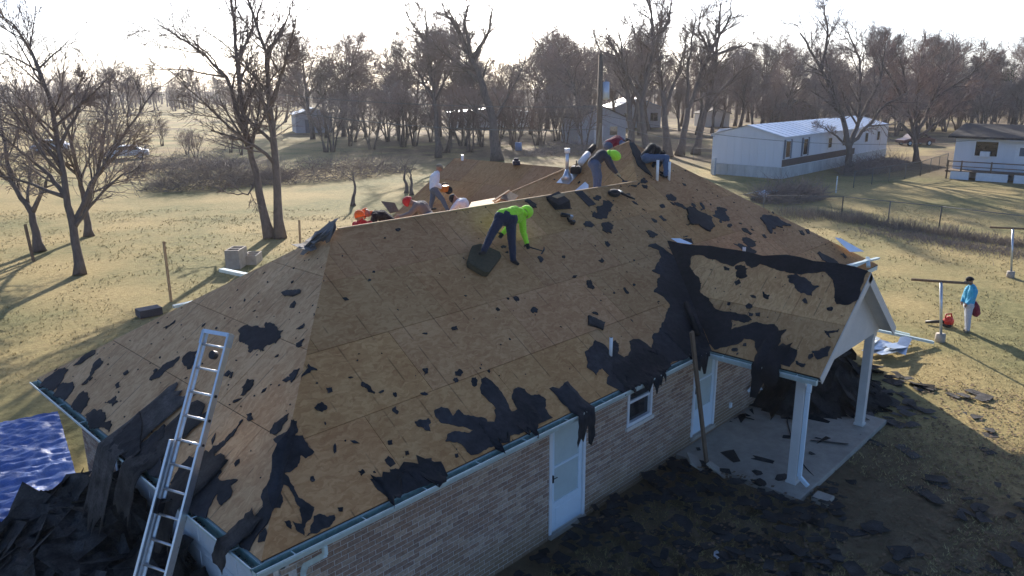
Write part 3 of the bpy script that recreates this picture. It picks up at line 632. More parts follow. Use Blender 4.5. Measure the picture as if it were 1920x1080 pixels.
FT(PL, [(555,890),(590,870),(645,890),(630,950),(600,985),(545,965)], C5, 'rectangular felt scrap over the porch gutter', rough=.06)
FT(PL, [(725,900),(790,880),(835,872),(815,925),(760,945)], C5, 'felt scrap at the lower front corner of the porch roof')
for pts in ([(230,420),(265,430),(262,445),(235,440)], [(450,560),(490,580),(480,605),(455,595)], [(810,655),(845,650),(840,670),(820,668)], [(795,780),(880,770),(870,790),(820,795),(835,820)], [(635,950),(690,965),(685,985),(640,970)], [(370,680),(398,685),(390,700),(372,698)]):
    felt(PL, pts, C5, label='small felt scrap on the bare porch roof sheathing', group='small felt scraps on the porch roof')
LL = 'torn scrap of black felt on the pale hip end of the roof'; LG = 'felt scraps on the hip end'
FT(LP, [(1005,45),(1030,25),(1080,25),(1120,35),(1125,10),(1160,20),(1195,45),(1185,75),(1165,100),(1130,105),(1100,135),(1070,125),(1055,140),(1050,110),(1010,90)], C6, 'large ragged felt patch behind the ladder top')
FT(LP, [(720,690),(760,620),(800,575),(830,605),(850,650),(900,665),(900,640),(925,620),(938,640),(920,665),(940,680),(1005,675),(975,700),(978,740),(935,785),(920,765),(920,730),(900,760),(880,800),(870,840),(800,790),(740,730)], C6, 'wide felt patch at the hip end eave beside the ladder', name='felt_sheet', rough=.12)
FT(LP, [(1240,420),(1215,470),(1155,505),(1180,540),(1190,580),(1150,620),(1140,680),(1110,720),(1110,790),(1075,830),(1085,855),(1060,905),(1010,925),(1005,945),(1055,975),(1130,860),(1170,770),(1200,640),(1225,560),(1240,470)], C6, 'ragged felt sheet along the hip, pale end side', name='felt_sheet', rough=.12)
for pts in ([(770,165),(800,135),(833,130),(830,160),(810,205),(790,210),(775,190)], [(632,255),(660,220),(720,175),(760,155),(755,170),(700,215),(670,245)], [(345,275),(380,235),(400,180),(420,162),(437,175),(425,195),(400,215),(385,245),(365,270)], [(450,350),(490,320),(500,345),(475,365)], [(485,275),(505,262),(510,280),(490,290)], [(1015,320),(1045,250),(1070,252),(1060,290),(1035,315)], [(1220,235),(1265,205),(1258,225),(1230,265)], [(1140,480),(1160,435),(1220,395),(1215,420),(1190,460),(1165,485)], [(862,590),(900,530),(950,510),(985,470),(1025,420),(1000,460),(955,515),(915,560)], [(965,220),(985,220),(978,245),(968,245)], [(160,290),(190,250),(240,215),(290,210),(260,260),(225,300)], [(225,320),(250,275),(280,265),(315,280),(300,310),(270,345)], [(300,370),(330,320),(355,300),(380,330),(370,360),(340,395),(310,380)], [(360,405),(400,375),(445,400),(440,430),(470,425),(460,475),(410,455),(370,430)], [(310,195),(345,160),(405,130),(400,145),(350,180)], [(1250,100),(1285,80),(1275,110),(1255,115)], [(1250,40),(1285,15),(1280,35)], [(690,35),(740,0),(735,15),(700,40)], [(1040,400),(1062,393),(1070,420),(1050,428)], [(520,225),(540,212),(545,220),(525,235)]):
    felt(LP, pts, C6, label=LL, group=LG)
FT(LP, [(500+680*4.5/4.5,0)] if False else [(1190,-112),(1215,-122),(1270,-125),(1268,-112),(1235,-98),(1200,-100)], C6, 'loose grey shingle piece high on the hip end', name='shingle_piece', cat='shingle', material='shingle', h=.02, rough=.05)
FT(LP, [(480,520),(600,395),(605,560),(560,600),(470,560)], C6, 'loose overlapping felt sheet sliding off the hip end eave', name='felt_sheet', h=.05, rough=.05)
FT(LP, [(605,480),(640,365),(690,355),(705,360),(660,410),(620,490)], C6, 'long torn felt tongue above the sliding sheets', h=.015)
FT(LP, [(605,530),(700,445),(700,500),(668,520),(690,600),(700,690),(640,660),(600,590)], C6, 'ragged felt sheet between the ladder and the sliding sheets', name='felt_sheet', h=.03, rough=.08)
# flecks: fine bits left by the tear-off
fl = MB(); rg = random.Random(5)
for plane, poly, n in ((S, polyS, 420), (LP, polyL, 120), (PL, polyPL, 60), (PP, polyPP, 60)):
    xs = [p[0] for p in poly]; ys = [p[1] for p in poly]; k = 0
    while k < n:
        c = (rg.uniform(min(xs), max(xs)), rg.uniform(min(ys), max(ys)))
        if not in_poly(c, poly): continue
        if plane is S and c[0] < 9 and rg.random() < .45: k += 1; continue
        k += 1; r_ = min(.09, .012*rg.paretovariate(1.5)); t0 = rg.random()*6; asp = rg.uniform(.25, 1); m_ = rg.randint(4, 6)
        pts = []
        for j in range(m_):
            a = 6.283*j/m_; rr = r_*rg.uniform(.5, 1.2); x, y = rr*math.cos(a), rr*math.sin(a)*asp; pts.append((c[0]+x*math.cos(t0)-y*math.sin(t0), c[1]+x*math.sin(t0)+y*math.cos(t0)))
        slab(fl, plane, pts, .0028, .008+rg.random()*.008)
tag(fl.build('felt_flecks', 'felt'), 'fine black felt flecks strewn over the bare roof', 'felt flecks', kind='stuff')

# ================================================================= THINGS ON AND AROUND THE ROOF
# ladder
LY0, LAZ, LLE, LTOP, LW = 1.805, .328, 1.097, 2.15, .43
ld = Vector((math.cos(LAZ)*math.cos(LLE), math.sin(LAZ)*math.cos(LLE), math.sin(LLE))); lsd = Vector((-math.sin(LAZ), math.cos(LAZ), 0)); lc = Vector((-.17, LY0, 2.53)); lnrm = lsd.cross(ld).normalized()
lb = -2.53/ld.z
lad = thing('extension_ladder', lc+ld*lb, 'aluminium extension ladder leaning on the gutter of the hip end', 'ladder')
for sg in (-1, 1):
    m = MB(); o_ = lsd*sg*LW/2
    m.beam(lc+ld*lb+o_, lc+ld*LTOP+o_, .012, .085, up=lnrm); 
    for k_ in (-1, 1): m.beam(lc+ld*lb+o_-lsd*sg*.013+lnrm*k_*.037, lc+ld*LTOP+o_-lsd*sg*.013+lnrm*k_*.037, .03, .009, up=lnrm)
    rl = m.build('rail', 'aluminium', lad)
    m = MB(); o_ = lsd*sg*(LW/2+.03)-lnrm*.05
    m.beam(lc+ld*lb+o_, lc+ld*(.75)+o_, .012, .085, up=lnrm)
    for k_ in (-1, 1): m.beam(lc+ld*lb+o_-lsd*sg*.013+lnrm*k_*.037, lc+ld*.75+o_-lsd*sg*.013+lnrm*k_*.037, .03, .009, up=lnrm)
    m.build('base_rail', 'aluminium', lad)
    m = MB(); f = lc+ld*lb+lsd*sg*(LW/2+.03)-lnrm*.05; m.box((f.x-.06, f.y-.05, 0), (f.x+.06, f.y+.05, .05)); m.build('foot', 'black_plastic', lad)
    m = MB(); m.beam(lc+ld*(LTOP-.16)+lsd*sg*(LW/2+.002), lc+ld*(LTOP+.012)+lsd*sg*(LW/2+.002), .022, .1, up=lnrm); m.build('end_cap', 'galvanised', lad)
    for i in range(14):
        l = lb+.25+i*.305
        if l < LTOP-.1: m = MB(); p = lc+ld*l+lsd*sg*(LW/2+.004); m.tube([p, p+lsd*sg*.012], .02, 8); m.build('rivet', 'black_plastic', rl)
i = 0; l = lb+.25
while l < LTOP-.15:
    m = MB(); p = lc+ld*l; m.tube([p-lsd*(LW/2-.008), p+lsd*(LW/2-.008)], .017, 8); m.build('rung', 'aluminium', lad, True); l += .305
m = MB(); p = lc+ld*LTOP; m.beam(p-lsd*LW/2, p+lsd*LW/2, .05, .085, up=lnrm); m.build('top_bar', 'aluminium', lad)
m = MB(); p = lc+ld*(LTOP-.28)-lsd*.02; m.tube([p-lnrm*.03, p+lnrm*.03], .055, 12); m.build('pulley', 'black_plastic', lad)
m = MB(); p = lc+ld*(-.05)+lsd*LW/2; m.beam(p-ld*.1, p+ld*.08, .06, .1, up=lnrm); m.beam(p+ld*.02, p+ld*.1-lsd*.16, .02, .03, up=lnrm); m.build('rung_lock', 'black_plastic', lad)

# draped sheets of felt hanging over an eave
def drape(path_fn, a0, a1, n, name, label, material='felt', jag=.12, seed=1, th=.004, cat='felt sheet'):
    rg = random.Random(seed); m = MB(); rows = None; na = max(3, int(abs(a1-a0)/.07))
    P_ = []
    for i in range(na+1):
        t = i/na; a = a0+(a1-a0)*t; ln = n*(1-jag*rg.random()-.25*jag*math.sin(t*9+seed)); st = jag*.5*rg.random()
        P_.append([path_fn(a+.02*rg.uniform(-1, 1), st+(ln-st)*j/14.) for j in range(15)])
    vs = [p+Vector((0, 0, .004*rg.random())) for c in P_ for p in c]; fs = [(i*15+j, (i+1)*15+j, (i+1)*15+j+1, i*15+j+1) for i in range(na) for j in range(14)]
    m.add(vs, fs); o = m.build(name, material, None, True); sd = o.modifiers.new('thickness', 'SOLIDIFY'); sd.thickness = th; sd.offset = 0
    return tag(o, label, cat)
def polyline(pts):
    pts = [Vector(p) for p in pts]; L_ = [0]
    for a, b in zip(pts[:-1], pts[1:]): L_.append(L_[-1]+(b-a).length)
    def f(s):
        s = max(0, min(1, s))*L_[-1]
        for i in range(len(pts)-1):
            if s <= L_[i+1]+1e-9: return pts[i]+(pts[i+1]-pts[i])*((s-L_[i])/max(1e-6, L_[i+1]-L_[i]))
        return pts[-1]
    return f
def front_hang(up, down, out=.17):
    f = polyline([(0, up, ZE+T*up+.012), (0, .0, ZE+.014), (0, -.14, ZE+.0), (0, -out, ZE-.06), (0, -out-.02, ZE-down)])
    return lambda a, s: f(s)+Vector((a+.03*math.sin(s*4), .006*math.sin(a*31+s*4), 0))
def left_hang(up, down, out=.17, skew=0.):
    f = polyline([(up, 0, ZE+TL*up+.03), (0, 0, ZE+.05), (-.14, 0, ZE+.02), (-out, 0, ZE-.05), (-out-.25*down, 0, ZE-down)])
    return lambda a, s: f(s)+Vector((.004*math.sin(a*23+s*3), a+skew*s, .003*math.sin(a*17)))
def fx(px, py): return hit(px, py, (0, 1, 0), -.13).x
def ly(px, py): return hit(px, py, (1, 0, 0), -.13).y
drape(front_hang(.5, .62), fx(1080, 770), fx(1112, 762), 1, 'felt_sheet', 'felt strip hanging over the gutter beside the nearer white door', jag=.25, seed=3)
drape(front_hang(.35, .05, .14), fx(738, 930), fx(838, 885), 1, 'felt_sheet', 'felt flap folded into the front gutter', jag=.6, seed=4, th=.003)
drape(front_hang(.5, .06, .14), fx(940, 835), fx(1035, 790), 1, 'felt_sheet', 'felt sheet lying across the front gutter just before the nearer door', jag=.6, seed=5, th=.003)
drape(front_hang(.45, .30), fx(1180, 722), fx(1270, 690), 1, 'felt_sheet', 'felt curtain drooping over the small window', jag=.45, seed=6)
drape(front_hang(.6, .42), fx(1298, 690), fx(1345, 668), 1, 'felt_sheet', 'felt curtain drooping over the farther door', jag=.4, seed=7)
# sheets sliding off the hip end onto the pile
for (xa, ya, xb, yb_), up, dn, sk, sd_, lb_ in (((195, 800, 232, 835), .95, 1.35, .5, 12, 'long felt sheet sliding off the hip end beside the garage brick pier'), ((236, 838, 268, 866), .9, .75, .25, 13, 'second felt sheet sliding over the hip end gutter onto the pile'), ((300, 890, 335, 918), .55, .7, .1, 14, 'felt sheet bent over the gutter behind the ladder'), ((408, 985, 432, 1010), .3, .3, .05, 15, 'narrow felt tongue bent over the gutter near the front corner')):
    drape(left_hang(up, dn, .18, sk), ly(xa, ya), ly(xb, yb_), 1, 'felt_sheet', lb_, 'shingle', jag=.16, seed=sd_)
# porch gutter hanging sheet
f_ = polyline([(PX0+.5, 0, PZE+.5*PT_+.02), (PX0, 0, PZE+.03), (PX0-.15, 0, PZE), (PX0-.2, 0, PZE-.1), (PX0-.24, 0, PZE-.62)])
yA = hit(1415, 690, (1, 0, 0), PX0).y; yB = hit(1465, 700, (1, 0, 0), PX0).y
drape(lambda a, s: f_(s)+Vector((.02*math.sin(a*19), a+.05*math.sin(s*6), 0)), yA, yB, 1, 'felt_sheet', 'torn felt hanging off the porch gutter', jag=.4, seed=9)

def flat_piece(mb, p, n, ang, w, l, rg, th=.006, bend=.0):
    n = Vector(n).normalized(); x = n.orthogonal().normalized(); x = Matrix.Rotation(ang, 3, n) @ x; y = n.cross(x)
    pts = []
    for cx_, cy_ in ((-1, -1), (0, -1), (1, -1), (1, 0), (1, 1), (0, 1), (-1, 1), (-1, 0)):
        if rg.random() < .12: continue
        j_ = .22 if cx_*cy_ == 0 else .3
        pts.append((cx_*w/2*(1-j_*rg.random()*rg.random()*2.2), cy_*l/2*(1-j_*rg.random()*rg.random()*2.2)))
    k = len(pts)
    top = [p+x*a+y*b+n*(th+bend*(a*a+b*b)*rg.uniform(.4, 1.4)) for a, b in pts]; bot = [q-n*th for q in top]
    mb.add(top+bot, [tuple(range(k)), tuple(range(k, 2*k))[::-1]]+[(j, k+j, k+(j+1) % k, (j+1) % k) for j in range(k)])
def heap(name, label, fn, x0, x1, y0, y1, n, seed, size=(.2, .7), mats='shingle', base=True, tilt=.35, res=.12, bend=(-.15, .25)):
    rg = random.Random(seed); m = MB()
    nx, ny = int((x1-x0)/res), int((y1-y0)/res)
    if base:
        vs = [(x0+(x1-x0)*i/nx, y0+(y1-y0)*j/ny, fn(x0+(x1-x0)*i/nx, y0+(y1-y0)*j/ny)-.05+.02*rg.random()) for i in range(nx+1) for j in range(ny+1)]
        m.add(vs, [(i*(ny+1)+j, (i+1)*(ny+1)+j, (i+1)*(ny+1)+j+1, i*(ny+1)+j+1) for i in range(nx) for j in range(ny)])
    for i in range(n):
        x, y = rg.uniform(x0, x1), rg.uniform(y0, y1); z = fn(x, y)
        if z <= .0: 
            continue
        e = .15; nr = (Vector((0, 0, 1)) if not base else Vector((fn(x-e, y)-fn(x+e, y), fn(x, y-e)-fn(x, y+e), 2*e)).normalized())+Vector((rg.gauss(0, tilt), rg.gauss(0, tilt), 0)); sz = rg.uniform(*size)
        flat_piece(m, Vector((x, y, z+rg.uniform(-.02, .06))), nr, rg.random()*6, sz*rg.uniform(.4, .9), sz, rg, bend=rg.uniform(*bend))
    o = m.build(name, mats); tag(o, label, 'debris', kind='stuff'); return o
def sm(x, a, b): t = max(0, min(1, (x-a)/(b-a))); return t*t*(3-2*t)
def nz(x, y, s=1.): return noise.noise((x*s, y*s, 3.1))
def h_left(x, y):
    h = 1.3*sm(x, -3.0, -.3)*(1-sm(y, 5.6, 7.3))*(.18+.82*sm(y, 1.0, 4.4))
    return h*(1+.35*nz(x, y, .9))+.10*nz(x, y, 2.5)-.07 if x < .4 else 0
heap('shingle_heap', 'tall dark heap of torn shingles and felt under the ladder', h_left, -4.2, .36, -1.5, 7.9, 1500, 21, (.25, .95))
def h_front(x, y):
    h = .22*(1-sm(math.hypot((x-7.4)/4.4, (y+1.2)/2.3), .45, 1.0)); return h*(1+.8*nz(x, y, 1.1))+.03*nz(x, y, 3)-.015 if not (x > 9.3 and y > -2.2) else 0
heap('shingle_heap', 'low spread of dark shingle debris along the front wall', h_front, 2.5, 12, -3.9, .4, 1000, 22, (.10, .36), tilt=.07, base=False, bend=(-.06, .1))
def h_porch(x, y):
    if x < 11.7: return 0
    h = 1.25*(1-sm(math.hypot((x-14.6)/2.3, (y+.2)/1.7), .1, 1.0)); return h*(1+.3*nz(x, y, 1.2))+.06*nz(x, y, 2.6)-.02+(.12 if x < xr2+.4 else 0)*0
heap('shingle_heap', 'dark shingle heap piled behind the porch posts', h_porch, 11.7, 17.4, -2.2, .42, 800, 23, (.25, .8))
def h_sc(x, y): return .012+.02*(nz(x, y, .7) > .12) if nz(x, y, .45) > -.05 else -1
heap('shingle_litter', 'scattered flat shingle litter on the shaded grass beyond the porch', h_sc, 12.5, 17.5, -4.0, -1.5, 60, 24, (.12, .5), base=False, tilt=.02, bend=(-.03, .03))
heap('shingle_litter', 'scattered flat shingle litter in the shaded front yard', h_sc, 5, 12.5, -6.0, -2.4, 110, 25, (.12, .5), base=False, tilt=.02, bend=(-.03, .03))
rg = random.Random(31)
def single(px, py, z, w, l, ang, label, group=None, tilt=(0, 0, 1), mt='shingle', nm='shingle_piece', cat='shingle'):
    m = MB(); flat_piece(m, gp(px, py, z), tilt, ang, w, l, rg, .006, .02); return tag(m.build(nm, mt), label, cat, group)
for px, py, w, l, a in ((1375, 855, .5, .35, .3), (1430, 862, .45, .2, 1), (1420, 885, .25, .18, .2), (1465, 895, .35, .25, 2), (1480, 820, .3, .18, 1.2), (1520, 850, .16, .12, .4), (1310, 842, .14, .1, 0)):
    single(px, py, .116, w, l, a, 'curled black shingle scrap lying on the porch slab', 'shingle scraps on the porch slab')
for px, py, w, l, a in ((1760, 905, .55, .35, .4), (1680, 795, .5, .4, .8), (1700, 845, .8, .3, .1), (1640, 830, .5, .2, .5), (1850, 845, .4, .25, .2), (1570, 990, .4, .22, 1.1), (1420, 1010, .45, .25, .6), (1230, 905, .4, .3, .2)):
    single(px, py, .012, w, l, a, 'flat dark shingle lying on the shaded lawn in front of the porch', 'shingles on the shaded lawn')
single(1345, 1040, .03, .22, .16, .4, 'small white crumpled scrap on the dark debris of the front yard', mt='white_cloth', nm='paper_scrap', cat='scrap')
single(1369, 1046, .03, .09, .07, .1, 'tiny white chip beside the crumpled white scrap', mt='white_cloth', nm='paper_scrap', cat='scrap')
m = MB(); c = hit(1415, 728, (0, 1, 0), .3); 
for i in range(5): flat_piece(m, c+Vector((rg.uniform(-.08, .08), rg.uniform(-.06, .06), rg.uniform(-.1, .1))), (rg.uniform(-1, 1), -1, rg.uniform(-.5, 1)), i, .2, .16, rg, .004, .6)
tag(m.build('crumpled_bag', 'white_cloth'), 'crumpled white wrapper on the dark heap by the porch wall', 'wrapper')
m = MB(); c = gp(1364, 772, .3); m.box((c.x-.04, .40, .42), (c.x+.04, .449, .54)); bevel(m.build('wall_outlet', 'white_paint', house), .01)
# silver sheets on the debris right of the porch
m = MB(); a_ = gp(1655, 660, .15)
for i in range(9): flat_piece(m, a_+Vector((rg.uniform(-.7, .7), rg.uniform(-.5, .5), i*.02)), (rg.gauss(0, .12), rg.gauss(0, .12), 1), rg.random(), .35, 1.1, rg, .004, .05)
tag(m.build('metal_flashing_pile', 'galvanised'), 'pile of bent silver flashing strips beyond the porch post', 'flashing')
for (xa, ya, za), (xb, yb_, zb), w_ in (((1640, 618, .45), (1750, 642, .1), .12), ((1636, 612, .42), (1705, 628, .2), .09)):
    m = MB(); m.beam(gp(xa, ya, za), gp(xb, yb_, zb), w_, .07); tag(m.build('gutter_length', 'gutter'), 'dented pale gutter length lying on the lawn by the T post' if w_ > .1 else 'short mint green gutter length beside the longer one', 'gutter')
# leaning board and felt tube
tb = MB(); a_ = hit(1287, 568, S.n, S.n.dot(S.o)+.08); b_ = hit(1309, 626, S.n, S.n.dot(S.o)+.10); tb.tube([a_, b_], .06, 10); tag(tb.build('felt_roll', 'felt', None, True), 'black felt rolled into a thin tube in the roof valley', 'felt roll')
bd = MB(); top = hit(1297, 622, (0, 1, 0), -.25); bot = gp(1326, 882); bd.beam(bot+Vector((0, 0, .02)), top, .09, .045, up=(0, 1, 0)); tag(bd.build('leaning_board', 'old_wood'), 'long weathered board leaning on the eave by the farther door', 'board')
# garden hose over the slab edge
hs = MB(); hp = [gp(1480, 765, .12), gp(1476, 790, .12), gp(1484, 820, .12), gp(1496, 858, .12), gp(1512, 878, .12), gp(1526, 893, .1), gp(1527, 915, .02), gp(1526, 945, .02), gp(1500, 985, .02), gp(1512, 1030, .02), gp(1500, 1075, .02)]
hs.tube(hp, .012, 6); tag(hs.build('garden_hose', 'black_plastic', None, True), 'dark garden hose snaking off the porch slab onto the grass', 'hose')
# concrete rubble at the board foot
for i, (px, py) in enumerate(((1302, 868), (1345, 882))):
    m = MB(); flat_piece(m, gp(px, py, .22), (.3, -.5, 1), i, .5, .3, rg, .04, 0); tag(m.build('broken_slab', 'concrete'), ('tilted piece of broken slab in the debris at the leaning board' if i == 0 else 'rounded pale slab piece right of the leaning board'), 'rubble')

# pipes on the roof
def pipe(px0, py0, hgt, r, label, tilt=(0, 0, 0), pl=S):
    b = hit(px0, py0, pl.n, pl.n.dot(pl.o)); t = thing('vent_pipe', b, label, 'vent pipe')
    m = MB(); m.tube([b-Vector((0, 0, .03)), b+Vector((*tilt[:2], hgt))], r, 12); m.build('pipe', 'pvc', t, True)
    c = MB(); e = b+Vector((*tilt[:2], hgt)); c.tube([e-Vector((0, 0, .004)), e+Vector((0, 0, .003))], r*.8, 12); c.build('bore', 'black_plastic', t); return t
pipe(1232, 338, .52, .036, 'white plastic vent pipe nearest the sitting worker in black')
pipe(1254, 337, .47, .036, 'white plastic vent pipe on the hip side of its taller twin')
pipe(1145, 667, .34, .03, 'short white vent pipe in the torn felt above the window')
pipe(1395, 472, .12, .04, 'stub of white vent pipe behind the porch ridge')
# flashed vent with cowl behind the ridge
b = hit(1063, 336, PP.n, PP.n.dot(PP.o)); t = thing('flashed_vent', b, 'tall vent pipe with galvanised base flashing behind the ridge', 'vent pipe')
m = MB(); slab(m, PP, [(PP.Q(b)[0]+dx, PP.Q(b)[1]+dy) for dx, dy in ((-.22, -.2), (.22, -.2), (.22, .24), (-.22, .24))], .004, .012); m.build('flashing', 'galvanised', t)
m = MB(); m.tube([b, b+Vector((0, 0, .12)), b+Vector((0, 0, .26))], [.17, .10, .05], 14); m.build('cone', 'galvanised', t, True)
m = MB(); m.tube([b+Vector((0, 0, .2)), b+Vector((0, 0, .78))], .045, 12); m.build('pipe', 'galvanised', t, True)
m = MB(); m.tube([b+Vector((0, 0, .70)), b+Vector((0, 0, .82))], .075, 12); m.build('collar', 'pvc', t, True)
def lay(px, py, pl, h=0): return hit(px, py, pl.n, pl.n.dot(pl.o)+h)
# underlayment roll (black with white wrapper)
r0, r1, r2 = lay(1088, 306, PP, .09), lay(1103, 288, PP, .09), lay(1110, 280, PP, .09)
t = thing('underlayment_roll', r0, 'roll of black underlayment in a white wrapper near the roof peak', 'roll')
m = MB(); m.tube([r0, r1], .088, 16); m.build('wrapper', 'white_cloth', t, True)
m = MB(); m.tube([r1, r1+(r1-r0).normalized()*.35], .085, 16); m.build('felt_core', 'felt', t, True)
# tool bag
c = lay(1080, 325, PP, .02); t = thing('tool_bag', c, 'black open tool bag behind the flashed vent', 'tool bag')
m = MB(); m.box((-.22, -.14, 0), (.22, .14, .2), 0, Matrix.Translation(c) @ Matrix.Rotation(.6, 4, 'Z')); o = bevel(m.build('bag', 'black_cloth', t), .05, 3)
m = MB(); m.tube([c+Vector((-.15, -.1, .18)), c+Vector((-.08, -.08, .34)), c+Vector((.08, .06, .34)), c+Vector((.15, .1, .18))], .015, 6); m.build('handle', 'black_cloth', t, True)
m = MB(); m.tube([c+Vector((.2, .1, .1)), c+Vector((.42, .2, .2))], .018, 6); m.build('hammer_handle', 'raw_wood', t)
# blue metal flashing pieces
def sheet(pts, pl, h, mt, nm, label, cat, th=.004, mp=None):
    if mp: pts = [(mp[0]+x/mp[2], mp[1]+y/mp[2]) for x, y in pts]
    m = MB(); slab(m, pl, [pl.px(x, y, h) for x, y in pts], h, h+th); return tag(m.build(nm, mt), label, cat)
K2 = (1020, 230, 6.354)
sheet([(350, 825), (490, 705), (530, 740), (530, 790)], PP, .10, 'roof_metal', 'flashing_sheet', 'pale blue flashing sheet standing up behind the ridge', 'flashing', mp=K2)
sheet([(855, 255), (890, 262), (1020, 335), (940, 337)], S, .12, 'roof_metal', 'flashing_sheet', 'ribbed pale metal sheet on the far hip edge', 'flashing', mp=C5)
sheet([(1258, 447), (1275, 447), (1298, 457), (1282, 462)], S, .03, 'roof_metal', 'flashing_sheet', 'small shiny flashing piece at the back end of the porch ridge', 'flashing')
for i, (a, b_) in enumerate((((930, 415), (1100, 372)), ((1040, 368), (1045, 420)), ((960, 420), (1035, 385)))):
    p, q = [lay(C5[0]+x/3, C5[1]+y/3, S, .12) for x, y in (a, b_)]
    m = MB(); m.beam(p, q, .10, .05); tag(m.build('gutter_length', 'gutter'), ('long loose gutter length at the far front corner of the roof', 'short upright gutter end behind the porch gable peak', 'crossed gutter length under the long loose one')[i], 'gutter')
# shingle bundle on the ridge
c = lay(1047, 384, S, .0); t = thing('shingle_bundle', c, 'opened bundle of black ridge shingles straddling the ridge', 'shingle bundle')
for i in range(7):
    m = MB(); mm = Matrix.Translation(c+S.n*(.015+i*.022)+Vector((i*.008, .02*i, 0))) @ Matrix((S.ea, S.eb, S.n)).transposed().to_4x4() @ Matrix.Rotation(.05*i-.1, 4, 'Z')
    m.box((-.24, -.17, 0), (.24, .17, .014), 0, mm); m.build('shingle', 'felt', t)
m = MB(); slab(m, S, [S.px(C4[0]+x/3, C4[1]+y/3, .19) for x, y in ((1185, 325), (1240, 308), (1262, 318), (1215, 335))], .185, .2); m.build('wrapper', 'raw_wood', t)
# tool pouch / nail gun
def gun(px, py, label, nm, ang):
    c = lay(px, py, S, .06); t = thing(nm, c, label, 'tool'); fr = Matrix.Translation(c) @ Matrix((S.ea, S.eb, S.n)).transposed().to_4x4() @ Matrix.Rotation(ang, 4, 'Z')
    m = MB(); m.tube([fr @ Vector((-.14, 0, .03)), fr @ Vector((.06, 0, .03))], [.05, .045], 10); m.build('motor_housing', 'black_plastic', t, True)
    m = MB(); m.box((.0, -.16, -.03), (.05, -.03, .03), 0, fr); bevel(m.build('handle', 'black_plastic', t), .012)
    m = MB(); m.box((.06, -.03, -.03), (.15, .03, .05), 0, fr); bevel(m.build('nose', 'galvanised', t), .008)
    m = MB(); m.box((.05, -.2, -.045), (.14, -.14, .045), 0, fr); m.build('magazine', 'black_plastic', t); return t
gun(1062, 406, 'black nail gun lying on the front slope below the ridge', 'nail_gun', -.4)
c = lay(1152, 362, S, .05); t = thing('tool_pouch', c, 'black leather tool pouch spilling nails on the front slope', 'tool pouch')
m = MB(); m.ball(c, (.2, .13, .09), 0, 14, Matrix.Rotation(.4, 3, 'X')); m.build('pouch', 'black_cloth', t, True)
m = MB(); m.tube([c+Vector((.12, -.1, 0)), c+Vector((.3, -.22, -.1)), c+Vector((.42, -.30, -.16))], [.035, .03, .02], 7); m.build('belt', 'black_cloth', t, True)
for i in range(5):
    m = MB(); q = c+Vector((.1+.03*i, -.05-.02*(i % 3), .06-.015*i)); m.ball(q, .018, 0, 6); m.build('buckle', 'galvanised', t)
# foam block
ctr = lay(909, 486, S, 0); t = thing('foam_block', ctr, 'worn olive foam cushion under the foot of the worker in neon', 'foam cushion')
pts = [S.px(C4[0]+x/3, C4[1]+y/3, .1) for x, y in ((735, 605), (780, 592), (890, 640), (900, 665), (828, 760), (800, 755), (715, 705), (712, 680))]
m = MB(); slab(m, S, pts, .005, .13); o = m.build('cushion', 'foam', t); bevel(o, .025, 3)
# boards and sheet behind the ridge
m = MB(); y_ = 6.4
def brect(pts3, th, mt, nm, label, cat='board'):
    m = MB(); a, b, c, d = [Vector(p) for p in pts3]; n = (b-a).cross(d-a).normalized()*th
    m.add([a, b, c, d, a+n, b+n, c+n, d+n], [(3, 2, 1, 0), (4, 5, 6, 7), (0, 1, 5, 4), (1, 2, 6, 5), (2, 3, 7, 6), (3, 0, 4, 7)]); return tag(m.build(nm, mt), label, cat)
dd = 17.4
brect([at_depth(875, 396, 16.6), at_depth(928, 386, 17.2), at_depth(928, 372, 18.6), at_depth(884, 380, 18.0)], .015, 'raw_wood', 'plywood_sheet', 'sunlit loose wooden sheet lying behind the ridge')
brect([at_depth(938, 372, 17.0), at_depth(952, 357, 17.5), at_depth(973, 367, 17.5), at_depth(960, 379, 17.0)], .03, 'old_wood', 'plywood_offcut', 'dark square offcut propped on the ridge beside the sunlit sheet')
for i, (a, b_) in enumerate((((925, 377), (955, 357)), ((928, 380), (948, 368)))):
    m = MB(); m.beam(at_depth(*a, 17.0), at_depth(*b_, 17.4), .05, .03); tag(m.build('wood_strip', 'raw_wood'), ('upper', 'lower')[i]+' wooden strip leaning beside the dark offcut on the ridge', 'wood strip')
brect([at_depth(715, 377, 18.5), at_depth(740, 380, 18.7), at_depth(748, 396, 18.6), at_depth(732, 399, 18.3)], .015, 'old_wood', 'plywood_offcut', 'tilted grey offcut standing between the crouched workers')
# items on the wing roof
c = lay(968, 309, WP, .05); m = MB(); m.box((-.2, -.12, 0), (.2, .12, .14), 0, Matrix.Translation(c) @ Matrix.Rotation(.8, 4, 'Z')); m.box((-.12, -.08, .14), (.05, .08, .22), 0, Matrix.Translation(c) @ Matrix.Rotation(.8, 4, 'Z')); tag(bevel(m.build('nail_coil_box', 'charcoal'), .02), 'dark tool case lying near the ridge of the back wing', 'tool case')
c = lay(867, 301, WP, 0); m = MB(); m.tube([c, c+Vector((0, 0, .2))], .045, 8); tag(m.build('vent_stub', 'pvc'), 'short white vent stub on the back wing ridge', 'vent pipe')
